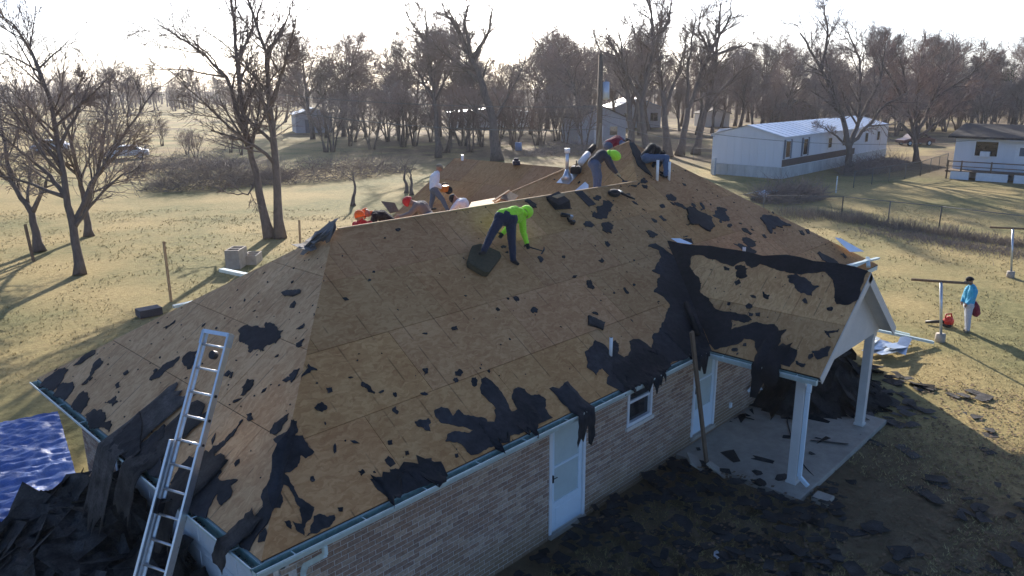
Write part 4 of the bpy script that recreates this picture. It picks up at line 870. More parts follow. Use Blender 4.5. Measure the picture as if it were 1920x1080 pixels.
# felt strip on the tall hip
fs_ = MB(); pts = [S.px(K2[0]+x/K2[2], K2[1]+y/K2[2]) for x, y in ((1015, 235), (1060, 240), (1140, 350), (1170, 460), (1230, 560), (1290, 650), (1200, 590), (1120, 520), (1080, 420), (1045, 330))]
slab(fs_, S, fractal(pts, .08, FR, 2), .004, .03); tag(fs_.build('felt_strip', 'felt'), 'long black felt strip hanging down from the roof peak', 'felt strip')
m = MB(); m.beam(at_depth(1119, 277, 20.6), at_depth(1126, 232, 21.2), .05, .03); tag(m.build('wood_stick', 'raw_wood'), 'pale upright stick standing at the roof peak before the utility pole', 'stick')
# old shingle drift on the left hip edge near R0
c_ = []
t = thing('ridge_shingle_roll', V_R+Vector((-.35, .25, -.2)), 'crumpled grey ridge shingles draped over the hip at the ridge end', 'shingle')
for i in range(11):
    m = MB(); a = lay(566+i*5.2, 474-i*3.7, LP, .02); b2 = lay(586+i*4.2, 458-i*2.8, LP, .10); n_ = (LP.n+Vector((rg.gauss(0, .3), rg.gauss(0, .3), 0))).normalized()
    flat_piece(m, (a+b2)/2+LP.n*rg.uniform(0, .06), n_, rg.random()*3, .28, .5, rg, .006, .5); m.build('shingle', 'camo', t)
# ---------------------------------------------------------------- tarp
tm = MB(); n_ = 170
ca, cb, cc, cd_ = Vector((1.25, 12.1, 0)), Vector((-4.2, 14.0, 0)), Vector((-6.2, 7.2, 0)), Vector((.2, 7.0, 0)); vs = []
for i in range(n_+1):
    for j in range(n_+1):
        u, v = i/n_, j/n_; p = (ca*(1-u)+cb*u)*(1-v)+(cd_*(1-u)+cc*u)*v
        q = p.y*.95+p.x*.25
        h = .07+.022*math.sin(q*5.2+2.2*noise.noise((p.x*.35, p.y*.5, 0)))+.20*abs(noise.noise((p.x*.7, q*2.6, 1)))+.10*noise.noise((p.x*2.0, q*5, 4))+.07*noise.noise((p.x*5, q*11, 2))-.16*abs(noise.noise((p.x*1.6+q, q*3.1, 9)))-.06*abs(noise.noise((p.x*6, q*7, 5)))+.08+.12*sm(p.x, -1.5, .6)
        vs.append((p.x, p.y, max(.012, .06+(h-.06)*.55)))
tm.add(vs, [(i*(n_+1)+j, (i+1)*(n_+1)+j, (i+1)*(n_+1)+j+1, i*(n_+1)+j+1) for i in range(n_) for j in range(n_)])
tag(tm.build('blue_tarp', 'tarp', None, True), 'wrinkled blue tarp spread on the ground beside the brick pier', 'tarp')

# ---------------------------------------------------------------- lawn furniture
def tpost(px, py, h, arm, label, lean=(0, 0)):
    b = gp(px, py); t = thing('clothesline_post', b, label, 'clothesline post', 'clothesline posts on the lawn')
    m = MB(); m.tube([b+Vector((0, 0, .25)), b+Vector((lean[0], lean[1], h))], .04, 10); m.build('post', 'galvanised', t, True)
    m = MB(); e = b+Vector((lean[0], lean[1], h)); d = RT.copy(); d.z = 0; d.normalize(); d = (d+Vector((FW.x, FW.y, 0)).normalized()*-.35).normalized(); m.tube([e-d*arm, e+d*arm], .04, 8); m.build('crossarm', 'old_wood', t, True)
    m = MB(); m.tube([b-Vector((0, 0, .05)), b+Vector((0, 0, .24))], [.15, .14], 12); m.build('footing', 'concrete', t, True)
tpost(1762, 640, 1.82, .8, 'rusty T-shaped clothesline post in a concrete footing beside the man in blue', (.02, .2))
tpost(1894, 520, 1.95, .8, 'second T-shaped clothesline post nearer the chain link fence', (.1, .2))
bl = gp(1777, 612); t = thing('leaf_blower', bl, 'red leaf blower with a black tube standing on the lawn', 'leaf blower')
fr = Matrix.Translation(bl)
m = MB(); m.ball(bl+Vector((0, 0, .17)), (.16, .16, .17), 0, 14); m.build('fan_housing', 'red_plastic', t, True)
m = MB(); m.box((-.14, -.12, 0), (.16, .14, .1), 0, fr); bevel(m.build('base', 'black_plastic', t), .03)
dR = Vector((RT.x, RT.y, 0)).normalized()
m = MB(); m.tube([bl+dR*.1+Vector((0, 0, .28)), bl+dR*.05+Vector((0, 0, .42)), bl-dR*.1+Vector((0, 0, .4)), bl-dR*.12+Vector((0, 0, .26))], .025, 8); m.build('handle', 'red_plastic', t, True)
m = MB(); e = gp(1735, 604, .06); m.tube([bl-dR*.1+Vector((0, 0, .16)), (bl+e)/2+Vector((0, 0, .09)), e], [.055, .05, .045], 10); m.build('tube', 'black_plastic', t, True)
# cinder blocks
def block(c, rz, label, nm='cinder_block', sc=1.):
    t = thing(nm, c, label, 'block'); mm = Matrix.Translation(c) @ Matrix.Rotation(rz, 4, 'Z')
    m = MB(); L_, W_, H_ = .5*sc, .3*sc, .4*sc
    for lo, hi in (((-L_, -W_, 0), (L_, -W_+.06, H_)), ((-L_, W_-.06, 0), (L_, W_, H_)), ((-L_, -W_+.061, 0), (-L_+.07, W_-.061, H_)), ((L_-.07, -W_+.061, 0), (L_, W_-.061, H_)), ((-.04, -W_+.061, 0), (.04, W_-.061, H_))): m.box(lo, hi, 0, mm)
    m.build('shell', 'concrete', t); return t
b0 = gp(445, 500)
block(b0, .75, 'big hollow concrete block at the bottom of the stack on the lawn'); block(b0+Vector((.0, .0, .41)), .75, 'big hollow concrete block on top of the stack on the lawn'); block(b0+Vector((.85, .25, 0)), .8, 'hollow concrete block leaning beside the stack on the lawn')
# stakes
for (x0_, y0_, x1_, y1_, w_, lb_) in ((321, 566, 307, 453, .09, 'tall bare wooden stake standing beyond the hip end'), (563, 461, 561, 413, .09, 'short wooden stake standing behind the roof by the twin trunk tree'), (63, 490, 47, 421, .13, 'short forked dead stump standing among the lawn trees')):
    a_ = gp(x0_, y0_); dp_ = depth(a_); b2 = at_depth(x1_, y1_, dp_)
    m = MB(); m.beam(a_, b2, w_, w_*.8, up=(1, 0, 0)); tag(m.build('wooden_stake', 'old_wood' if w_ > .1 else 'raw_wood'), lb_, 'stake')
# loose gutter ends at the back of the hip end
for i, (a, b2) in enumerate((((415, 506), (462, 516)), ((258, 588), (300, 580)), ((325, 575), (365, 566)))):
    p, q = gp(*a, 2.5 if i == 0 else .15), gp(*b2, 2.5 if i == 0 else .15); m = MB(); m.beam(p, q, .16 if i != 1 else .5, .09 if i != 1 else .25); tag(m.build('gutter_length' if i != 1 else 'scrap_bundle', 'gutter' if i != 1 else 'charcoal'), ('gutter end jutting out behind the hip end', 'dark bundle of scrap on the lawn past the hip end', 'pale gutter piece on the lawn past the hip end')[i], 'gutter' if i != 1 else 'bundle')

# ================================================================= PEOPLE
import numpy as np
def person(label, dep, mp, J, look, head_r=.105, hat=None, hand_up=None):
    """J: joint -> (px,py,depth offset) in crop coords or Vector; each limb tapers; one continuous remeshed surface."""
    W = {}
    for k, v in J.items():
        W[k] = v.copy() if isinstance(v, Vector) else at_depth(mp[0]+v[0]/mp[2], mp[1]+v[1]/mp[2], dep+v[2])
    caps = []
    def cp(a, b, ra, rb, s): caps.append((W[a] if isinstance(a, str) else a, W[b] if isinstance(b, str) else b, ra, rb, s))
    sh, pa, bo, gl, hd = look['shirt'], look['pants'], look.get('boot', 'boot'), look.get('glove', 'skin'), look.get('head', 'skin')
    sleeve = look.get('sleeve', sh)
    sdir = (W['shL']-W['shR']).normalized(); tor = (W['neck']-W['pelvis']).normalized()
    hips = (W['hipL']-W['hipR']).normalized()
    mid = W['pelvis'].lerp(W['chest'], .5)
    for sg in (-1, 1):
        cp(W['pelvis']+hips*sg*.075, mid+sdir*sg*.06, .132, .13, sh); cp(mid+sdir*sg*.06, W['chest']+sdir*sg*.09, .13, .138, sh)
        cp(W['chest']+sdir*sg*.085, W['neck']-tor*.06+sdir*sg*.05, .138, .09, sh)
    cp('hipL', 'hipR', .14, .14, pa); cp('pelvis', W['pelvis']-tor*.05, .13, .125, pa)
    cp('neck', W['neck'].lerp(W['head'], .45), .062, .055, look.get('neckc', hd))
    f = Vector(J['face']).normalized() if 'face' in J else -FW
    upv = (W['head']-W['neck']).normalized(); f = (f-upv*f.dot(upv)*.6).normalized()
    c = W['head']
    caps.append((c+upv*.025, c+upv*.0251, head_r*.98, head_r*.98, hd)); caps.append((c-upv*.055+f*.025, c-upv*.03+f*.02, head_r*.66, head_r*.8, hd))
    caps.append((c-upv*.005+f*.10, c-upv*.03+f*.115, .014, .019, hd))
    side = upv.cross(f).normalized()
    for sg in (-1, 1): caps.append((c-upv*.02+side*sg*.098, c+upv*.02+side*sg*.1, .018, .02, hd))
    for s in 'LR':
        if 'el'+s in W:
            cp('sh'+s, W['chest']+sdir*(.08 if s == 'L' else -.08), .078, .1, sh)
            cp('sh'+s, 'el'+s, .08, .064, sleeve); cp('el'+s, 'ha'+s, .064, .046, sleeve)
            h, e = W['ha'+s], W['el'+s]; d = (h-e).normalized(); w_ = d.cross(FW).normalized(); nn = d.cross(w_).normalized()
            cp(h, h+d*.07, .036, .04, gl)
            for i, (o_, ln) in enumerate(((-.032, .075), (-.011, .088), (.011, .082), (.031, .066))):
                k1 = h+d*.09+w_*o_; k2 = k1+(d*.75+nn*.45).normalized()*ln*.55; k3 = k2+(d*.25+nn*.95).normalized()*ln*.45
                cp(h+d*.05+w_*o_*.8, k1, .012, .0115, gl); cp(k1, k2, .0115, .0105, gl); cp(k2, k3, .0105, .009, gl)
            t1 = h+d*.03-w_*.04; t2 = t1+(d*.6-w_*.7+nn*.3).normalized()*.045; cp(t1, t2, .015, .013, gl); cp(t2, t2+(d*.8+nn*.5).normalized()*.035, .013, .011, gl)
        if 'kn'+s in W:
            cp('hip'+s, 'kn'+s, .112, .082, pa); cp('kn'+s, 'an'+s, .08, .06, pa)
            a = W['an'+s]; t_ = W.get('to'+s, a+Vector((0, 0, -.02))+Vector((f.x, f.y, 0)).normalized()*.17)
            cp(a, a+(t_-a)*.2+Vector((0, 0, -.03)), .05, .05, bo); cp(a+(t_-a)*-.1+Vector((0, 0, -.045)), t_, .045, .036, bo)
    mb = MB()
    for a, b, ra, rb, s in caps:
        L_ = (b-a).length
        if L_ > .005: mb.tube([a, b], [ra, rb], 12)
        mb.ball(a, ra, 0, 12); mb.ball(b, rb, 0, 12)
    me = bpy.data.meshes.new('tmp'); me.from_pydata(mb.v, [], mb.f)
    tmp = bpy.data.objects.new('tmp', me); COL.objects.link(tmp)
    rm = tmp.modifiers.new('r', 'REMESH'); rm.mode = 'VOXEL'; rm.voxel_size = .012; rm.use_smooth_shade = True
    sm_ = tmp.modifiers.new('s', 'SMOOTH'); sm_.iterations = 4; sm_.factor = .5
    dg = bpy.context.evaluated_depsgraph_get(); me2 = bpy.data.meshes.new_from_object(tmp.evaluated_get(dg)); bpy.data.objects.remove(tmp)
    me2.name = 'body'; n = len(me2.vertices); co = np.empty(n*3); me2.vertices.foreach_get('co', co); co = co.reshape(-1, 3)
    # cloth folds
    nrm = np.empty(n*3); me2.vertices.foreach_get('normal', nrm); nrm = nrm.reshape(-1, 3)
    fold = np.sin(co[:, 0]*61+3*np.sin(co[:, 2]*38))*np.sin(co[:, 2]*74+2.5*np.sin(co[:, 1]*52))
    hd_d = np.linalg.norm(co-np.array(c), axis=1); wgt = np.clip((hd_d-.14)/.05, 0, 1)
    for k in ('haL', 'haR'):
        if k in W: wgt *= np.clip((np.linalg.norm(co-np.array(W[k]), axis=1)-.12)/.06, 0, 1)
    co = co+nrm*(fold*.0055*wgt)[:, None]; me2.vertices.foreach_set('co', co.ravel())
    nf = len(me2.polygons); ce = np.empty(nf*3); me2.polygons.foreach_get('center', ce); ce = ce.reshape(-1, 3)
    best = np.full(nf, 1e9); idx = np.zeros(nf, int); names = []
    for a, b, ra, rb, s in caps:
        if s not in names: names.append(s)
        A, B = np.array(a), np.array(b); d = B-A; t = np.clip(((ce-A)@d)/max(1e-9, d@d), 0, 1)
        dist = np.linalg.norm(ce-(A+t[:, None]*d), axis=1)-(ra+(rb-ra)*t); mk = dist < best; best[mk] = dist[mk]; idx[mk] = names.index(s)
    for s in names: me2.materials.append(MATS[s])
    me2.polygons.foreach_set('material_index', idx.astype(np.int32)); me2.polygons.foreach_set('use_smooth', [True]*nf); me2.update()
    low = min((W[k].z for k in W if k.startswith('an') or k.startswith('to')), default=W['pelvis'].z)
    p = thing('person', Vector((W['pelvis'].x, W['pelvis'].y, low)), label, 'person', 'roofing crew')
    link('body', me2, p)
    fr = Matrix((side, f, upv)).transposed(); r_ = head_r
    def dome(rr, cut, squash=1., off=0.):
        m = MB(); vs = []; N = 18; H = 8
        for i in range(H+1):
            a = cut*i/H
            for j in range(N):
                t = 6.2832*j/N; q = Vector((math.sin(a)*math.cos(t)*rr*.93, math.sin(a)*math.sin(t)*rr*1.04, math.cos(a)*rr*squash)); vs.append(c+upv*(.02+off)+fr @ q)
        m.add(vs, [(i*N+j, (i+1)*N+j, (i+1)*N+(j+1) % N, i*N+(j+1) % N) for i in range(H) for j in range(N)]); return m
    if hat:
        kind, hc = hat
        if kind == 'cap':
            m = dome(r_*1.1, 1.62); ho = m.build('cap', hc, p, True); b = MB(); vs = []
            for j in range(11):
                t = math.pi*(j/10); 
                for k_, q in enumerate((Vector((math.cos(t)*.092, math.sin(t)*.09+.01, .0)), Vector((math.cos(t)*.098, math.sin(t)*.178+.01, -.018)))): vs.append(c+upv*.025+fr @ q)
            b.add(vs, [(2*j, 2*j+1, 2*j+3, 2*j+2) for j in range(10)]); bo_ = b.build('brim', hc, ho, True); bo_.matrix_parent_inverse = ho.matrix_world.inverted() if False else Matrix(); bo_.parent = p; bo_.matrix_parent_inverse = Matrix.Translation(-p.location); s_ = bo_.modifiers.new('t', 'SOLIDIFY'); s_.thickness = .006
        elif kind == 'beanie':
            m = dome(r_*1.14, 1.85, 1.15); ho = m.build('beanie', hc, p, True)
        elif kind == 'hood':
            m = dome(r_*1.24, 2.2, 1.12, .01)
            m.v = [tuple(Vector(v)-f*.022) for v in m.v]; m.tube([c-upv*.06-f*.06, W['neck']-f*.03], [r_*.95, .10], 12); ho = m.build('hood', hc, p, True)
        s_ = ho.modifiers.new('t', 'SOLIDIFY'); s_.thickness = .006
    for sg in (-1, 1):
        m = MB(); m.ball(c+upv*.008+f*.094+side*sg*.034, (.012, .012, .009), 0, 6); m.build('eye', 'hair', p, True)
    return p, W
K1 = (640, 290, 4.695)
def onS(px, py, mp, h=.07): return hit(mp[0]+px/mp[2], mp[1]+py/mp[2], S.n, S.n.dot(S.o)+h)
# worker in neon on the front slope
toA = onS(1222, 868, K1, .15+.03); anA = onS(1258, 838, K1, .15+.07); anB = onS(1512, 915, K1, .09); toB = onS(1552, 960, K1, .04)
dN = depth(anB)
P_, W_ = person('worker in neon shirt and navy trousers bending over with a hammer', dN, K1, dict(pelvis=(1452, 540, .1), chest=(1530, 530, .32), neck=(1592, 530, .44), head=(1622, 515, .52), shL=(1570, 500, .22), shR=(1592, 560, .50), elR=(1602, 680, .55), haR=(1632, 775, .50), elL=(1490, 610, .5), haL=(1425, 690, .42), hipL=(1405, 560, .05), hipR=(1492, 570, .12), knL=(1322, 700, dN*0+(depth(anA)-dN)*.5+.03), anL=anA, toL=toA, knR=(1500, 745, .06), anR=anB, toR=toB, face=(.5, .4, -.75)), dict(shirt='neon', pants='navy', glove='black_cloth', neckc='neon'), hat=('hood', 'neon'))
hp_ = W_['haR']; hd_ = (RT*.85-UP*.25).normalized()
def hammer(a, d, label, nrm):
    t = thing('hammer', a, label, 'hammer'); m = MB(); m.tube([a-d*.08, a+d*.27], [.015, .012], 8); m.build('handle', 'black_plastic', t, True)
    m = MB(); q = a+d*.28; m.beam(q-nrm*.07, q+nrm*.05, .03, .03, up=d); m.tube([q+nrm*.05, q+nrm*.11-d*.03], [.014, .006], 6); m.build('head', 'charcoal', t); return t
hammer(hp_+hd_*.05-UP*.07, hd_, 'black hammer held by the worker in neon', S.n)
# grey jacket with green hood, behind the ridge
dG = depth(hit(1125, 352, (0, 1, 0), 4.35)); gz = lambda p: Vector(p)
ftG = hit(1118, 352, (0, 1, 0), 4.5); base = ftG.z
P_, W_ = person('worker in grey jacket and bright green hood bending over near the roof peak', dG, K2, dict(pelvis=(600, 475, .05), chest=(690, 385, .1), neck=(775, 385, .05), head=(832, 395, .02), shL=(740, 420, .22), shR=(765, 430, -.1), elR=(815, 525, -.12), haR=(862, 590, -.1), elL=(790, 520, .28), haL=(850, 590, .2), hipL=(618, 505, .15), hipR=(600, 500, -.06), knL=(655, 640, .18), anL=(650, 800, .2), knR=(622, 650, -.05), anR=(615, 810, 0), face=(.72, -.2, -.65)), dict(shirt='charcoal', pants='denim', glove='tan_glove', neckc='neon'), hat=('hood', 'neon'))
hammer(W_['haR']+UP*-.05, (RT*.6-UP*.55-FW*.2).normalized(), 'hammer held by the worker in the green hood', RT)
# black jacket on the hip
fB = onS(1450, 640, K2, .07); dB = depth(fB)
person('worker in black jacket and blue jeans crouched on the hip with head bowed', dB, K2, dict(pelvis=(1222, 390, .35), chest=(1290, 305, .42), neck=(1365, 315, .46), head=(1400, 375, .55), shL=(1345, 305, .6), shR=(1360, 320, .25), elL=(1400, 450, .6), haL=(1370, 520, .5), elR=(1330, 460, .35), haR=(1290, 540, .3), hipL=(1240, 420, .42), hipR=(1220, 425, .22), knL=(1440, 430, .35), anL=(1455, 590, .12), knR=(1460, 415, .2), anR=fB+Vector((0, 0, .04)), face=(.2, .5, -.85)), dict(shirt='black_cloth', pants='denim', head='hair'), hat=('beanie', 'black_cloth'))
# maroon worker beyond the peak
dM = depth(V_A)+.45
person('worker in maroon jacket with plaid sleeves doubled over beyond the roof peak', dM, K2, dict(pelvis=(775, 255, .15), chest=(870, 215, .15), neck=(940, 225, .15), head=(990, 235, .2), shL=(920, 205, .3), shR=(915, 240, 0), elL=(990, 260, .3), haL=(940, 300, .3), elR=(975, 265, -.02), haR=(905, 290, -.05), hipL=(770, 270, .3), hipR=(765, 280, .05), knL=(820, 390, .3), anL=(760, 430, .6), knR=(800, 395, .1), anR=(740, 430, .4), face=(.6, 0, -.75)), dict(shirt='maroon', pants='denim', sleeve='plaid', head='hair'), hat=('beanie', 'black_cloth'))
# crew behind the lower ridge
def legs(J, dep, mp, hips_px, hips_py, bend=.05):
    for s, o_ in (('L', .1), ('R', -.1)):
        h = at_depth(mp[0]+hips_px/mp[2], mp[1]+hips_py/mp[2], dep+o_); J['hip'+s] = h
        zz = max(ZE+.1, min(ZE+T*(7.862-h.y), ZE+T*3.9)) if h.y < 7.9 else 2.55
        if h.x > 11.2 and h.y > 7.4: zz = max(zz, ZE+.6*(h.x-10.93))
        zz += .07; ln = h.z-zz; kn = h.lerp(Vector((h.x, h.y, zz)), .5)+RT*max(0, (.85-ln))*-.5; J['kn'+s] = kn; J['an'+s] = Vector((h.x, h.y, zz))
    return J
person('worker in red jacket and orange beanie behind the ridge', 17.6, K1, legs(dict(pelvis=(195, 740, 0), chest=(190, 640, 0), neck=(178, 585, 0), head=(165, 545, 0), shL=(125, 615, .05), shR=(250, 610, .05), elL=(110, 700, .1), haL=(140, 760, 0), elR=(275, 700, 0), haR=(240, 760, 0), face=(-.5, .85, -.15)), 17.6, K1, 195, 760), dict(shirt='red_cloth', pants='denim', neckc='red_cloth'), hat=('beanie', 'orange_cloth'))
person('worker in black jacket and orange cap bent forward behind the ridge', 18.0, K1, legs(dict(pelvis=(475, 620, .1), chest=(360, 540, .05), neck=(275, 515, 0), head=(222, 512, 0), shL=(300, 520, .2), shR=(300, 540, -.15), elL=(270, 620, .2), haL=(230, 690, .2), elR=(280, 640, -.15), haR=(235, 700, -.1), face=(-.7, -.3, -.6)), 18.0, K1, 480, 640), dict(shirt='black_cloth', pants='slate', neckc='orange_cloth'), hat=('cap', 'orange_cloth'))
person('worker in camouflage jacket and red beanie crouched behind the ridge', 17.8, K1, legs(dict(pelvis=(770, 540, .15), chest=(710, 460, .1), neck=(645, 430, .02), head=(598, 415, 0), shL=(690, 430, .22), shR=(665, 450, -.12), elL=(640, 540, .2), haL=(570, 560, .2), elR=(605, 520, -.15), haR=(525, 545, -.1), face=(-.7, -.2, -.6)), 17.8, K1, 775, 560), dict(shirt='camo', pants='slate', glove='skin'), hat=('beanie', 'red_cloth'))
dW = 24.4
person('worker in white hoodie and khaki cap standing with a saw on the back wing', dW, K1, dict(pelvis=(812, 295, 0), chest=(822, 205, 0), neck=(842, 150, 0), head=(858, 118, 0), shL=(812, 180, .18), shR=(845, 178, -.16), elL=(830, 250, .2), haL=(880, 275, .12), elR=(835, 265, -.18), haR=(885, 292, -.05), hipL=(815, 305, .1), hipR=(818, 308, -.08), knL=(800, 395, .05), anL=(782, 470, .1), knR=(890, 395, -.1), anR=(932, 480, -.12), face=(.72, -.55, -.25)), dict(shirt='white_cloth', pants='slate'), hat=('cap', 'khaki'))
sc_ = at_depth(640+912/4.695, 290+300/4.695, dW); t = thing('cutoff_saw', sc_, 'orange and black motor saw held by the man in the white hoodie', 'saw')
m = MB(); m.box((-.13, -.1, -.1), (.13, .1, .1), 0, Matrix.Translation(sc_)); bevel(m.build('motor', 'orange_plastic', t), .03)
m = MB(); q = sc_+RT*.12-UP*.05; m.tube([q-FW*.02, q+FW*.02], .13, 18); m.build('blade_guard', 'black_plastic', t, True)
m = MB(); m.tube([sc_-RT*.12+UP*.08, sc_-RT*.05+UP*.18, sc_+RT*.1+UP*.15], .02, 8); m.build('handle', 'black_plastic', t, True)
person('worker in pale shirt and black cap crouched behind the ridge by the sunlit sheet', 19.8, K1, legs(dict(pelvis=(1095, 500, .1), chest=(1070, 430, .05), neck=(1025, 400, 0), head=(992, 388, 0), shL=(1050, 405, .2), shR=(1025, 425, -.15), elL=(1000, 470, .2), haL=(970, 500, .1), elR=(985, 470, -.15), haR=(960, 505, -.1), face=(-.6, -.5, -.6)), 19.8, K1, 1100, 520), dict(shirt='white_cloth', pants='slate'), hat=('cap', 'black_cloth'))
# man in blue on the lawn
K5 = (1640, 480, 4.5); fb = gp(1812, 622); dZ = depth(fb)
P_, W_ = person('man in blue shirt, pale jeans and dark cap standing on the lawn', dZ, K5, dict(pelvis=(795, 405, 0), chest=(812, 300, 0), neck=(818, 245, 0), head=(806, 208, -.02), shL=(785, 275, .14), shR=(838, 272, -.12), elL=(757, 335, .2), haL=(738, 385, .1), elR=(836, 350, -.18), haR=(782, 402, -.15), hipL=(788, 420, .09), hipR=(800, 420, -.08), knL=(782, 520, .08), anL=(778, 615, .1), knR=(790, 525, -.08), anR=(786, 622, -.05), toL=(752, 625, .05), toR=(762, 640, -.1), face=-RT), dict(shirt='blue_shirt', pants='pale_jeans', boot='khaki'), hat=('cap', 'black_cloth'))
m = MB(); q = W_['pelvis']+RT*.16; m.tube([q+UP*.08, q-UP*.1+RT*.03, q-UP*.32+RT*.07, q-UP*.40+RT*.07], [.07, .13, .12, .04], 12); tag(m.build('jacket', 'maroon', None, True), 'maroon jacket tied at the waist of the man in blue', 'jacket')

# ================================================================= TREES
def sprout(mbT, mbC, rg, base, d, length, rad, lvl, maxl, P):
    """one branch with children; levels 0-1 go to the trunk mesh, finer ones to the crown mesh"""
    n = (5, 5, 4, 3, 2)[min(lvl, 4)]; pts = [base]; dd = d.normalized(); st = length/n
    for i in range(n):
        w_ = P['wander']*(1+.25*lvl); dd = (dd+Vector((rg.gauss(0, w_), rg.gauss(0, w_), rg.gauss(0, w_)+P['up']*(.5 if lvl else 1)))).normalized(); pts.append(pts[-1]+dd*st)
    end = max(P['tip'], rad*(.35 if lvl < maxl else .5)); rr = [rad+(end-rad)*i/n for i in range(n+1)]
    (mbT if lvl < P['split'] else mbC).tube(pts, rr, (9, 7, 5, 3, 3)[min(lvl, 4)], 0, lvl < 2)
    if lvl >= maxl: return
    children(mbT, mbC, rg, pts, rr, length, lvl, maxl, P)
def children(mbT, mbC, rg, pts, rr, length, lvl, maxl, P, start=None):
    k = P['kids'][min(lvl, len(P['kids'])-1)]; n = len(pts)-1; s0 = start if start is not None else (.3, .22, .15, .1)[min(lvl, 3)]
    for i in range(k):
        t = s0+(1-s0)*(i+rg.random())/k; f = t*n; j = min(n-1, int(f)); p = pts[j].lerp(pts[j+1], f-j); ax = (pts[j+1]-pts[j]).normalized(); r = rr[j]+(rr[j+1]-rr[j])*(f-j)
        o = ax.orthogonal().normalized(); o = Matrix.Rotation(rg.random()*6.2832, 3, ax) @ o; an = rg.uniform(*P['angle']); nd = ax*math.cos(an)+o*math.sin(an)
        ln = length*rg.uniform(*P['ratio'])*(1-.45*t)
        sprout(mbT, mbC, rg, p, nd, ln, min(r*.75, max(P['tip'], r*rg.uniform(.4, .65))), lvl+1, maxl, P)
PD = dict(wander=.11, up=.06, tip=.010, kids=(7, 8, 7, 6), angle=(.35, .9), ratio=(.5, .85), split=2)
def tree_root(label, loc, group=None, nm='bare_tree', cat='tree'):
    return thing(nm, loc, label, cat, group)
def hero(label, base_px, limbs, seed, r0=.22, P=None, maxl=4, spread=.12, tmat='bark', cmat='twig', dep=None, group=None, kidscale=1.):
    rg = random.Random(seed); P = dict(PD, **(P or {})); b = gp(*base_px); dp = depth(b) if dep is None else dep; t = tree_root(label, b, group); T_, C_ = MB(), MB(); mpp = dp/FPX
    allp = {}
    for li, lim in enumerate(limbs):
        pts3 = []; r_a = lim[0]; px = lim[1:]
        # densify with jitter, drift in depth as it leaves the trunk
        dz = rg.uniform(-1, 1)*spread if li else rg.uniform(-.3, .3)*spread; off0 = allp.get(tuple(px[0]), 0.); dist = 0; pr = None; offs = off0
        dense = []
        for a, c in zip(px[:-1], px[1:]):
            for k in range(4): dense.append((a[0]+(c[0]-a[0])*k/4, a[1]+(c[1]-a[1])*k/4, k == 0))
        dense.append((*px[-1], True))
        for i, (x, y, ex) in enumerate(dense):
            if pr: ds = math.hypot(x-pr[0], y-pr[1])*mpp; offs += dz*ds*2.2; 
            pr = (x, y); j = 0 if ex else 2.0
            pts3.append(at_depth(x+rg.uniform(-j, j), y+rg.uniform(-j, j), dp+offs))
            if ex: allp[(x, y)] = offs
        L_ = sum((q-p).length for p, q in zip(pts3[:-1], pts3[1:])); n = len(pts3)-1
        ra = r0*r_a; re = max(.02, ra*.22); rr = [ra+(re-ra)*(i/n)**.8 for i in range(n+1)]
        if li == 0 or px[0][1] > base_px[1]-14: rr[0] *= 1.45; rr[1] *= 1.12
        T_.tube(pts3, rr, 10)
        PP_ = dict(P); PP_['kids'] = (max(3, int(L_*1.5*kidscale)),)+tuple(P['kids'][1:])
        children(T_, C_, rg, pts3, rr, min(L_, 8.)*.66, 0, maxl-1, PP_, start=.38 if li == 0 else .22)
    T_.build('trunk', tmat, t, True); o = C_.build('crown', cmat, t)
    return t
hero('bare tree with spreading limbs on the lawn beside its long shadow', (150, 515), [(1, (150, 515), (138, 430), (125, 370), (110, 280), (92, 180), (60, 100), (25, 45)), (.6, (125, 370), (95, 330), (40, 285), (-20, 235)), (.65, (138, 430), (170, 345), (225, 265), (290, 170)), (.45, (138, 430), (170, 385), (220, 335), (262, 312)), (.5, (125, 370), (60, 345), (-10, 325)), (.4, (110, 280), (150, 200), (175, 140))], 41, .2, kidscale=1.35)
hero('bare leaning tree behind the short dead stump', (75, 472), [(1, (75, 472), (60, 400), (20, 340), (-25, 300)), (.6, (60, 400), (85, 350), (95, 320)), (.5, (20, 340), (10, 270), (-5, 180))], 42, .22, kidscale=1.2)
hero('bare tree half hidden behind the spreading lawn tree', (167, 443), [(1, (167, 443), (160, 395), (150, 330), (128, 250), (100, 190)), (.7, (160, 395), (182, 330), (200, 225), (207, 160)), (.5, (150, 330), (110, 300), (70, 250)), (.5, (182, 330), (230, 280), (285, 250))], 43, .2, kidscale=1.2)
hero('tall twin trunked bare tree standing behind the concrete blocks', (513, 447), [(1, (506, 447), (482, 335), (465, 265), (445, 120), (430, -40)), (1, (526, 447), (516, 300), (506, 200), (500, 100), (465, 0)), (.55, (506, 200), (535, 120), (556, 30)), (.55, (465, 265), (425, 145), (370, 92), (295, 45)), (.4, (465, 265), (420, 228), (380, 190), (320, 135)), (.3, (482, 335), (465, 365), (425, 362)), (.45, (500, 100), (530, 60), (545, 20)), (.4, (445, 120), (470, 60), (480, 10))], 44, .24, kidscale=1.15)
hero('big bare tree leaning left beyond the back wing roof', (932, 302), [(1.1, (932, 302), (925, 230), (905, 160), (885, 110), (855, 50), (835, 22)), (.55, (885, 110), (912, 70), (927, 10)), (.5, (905, 160), (850, 110), (815, 85)), (.5, (885, 110), (870, 40), (880, 0)), (.4, (925, 230), (960, 170), (985, 110)), (.4, (925, 230), (880, 200), (850, 190))], 45, .5, dict(tip=.014), kidscale=.85)
hero('slender bare tree left of the big leaning one', (822, 296), [(1, (822, 296), (815, 190), (803, 90), (760, 20)), (.6, (803, 90), (797, 30), (795, -10)), (.5, (815, 190), (850, 120), (870, 80)), (.5, (815, 190), (780, 130), (740, 90))], 46, .3, dict(tip=.014), kidscale=.85)
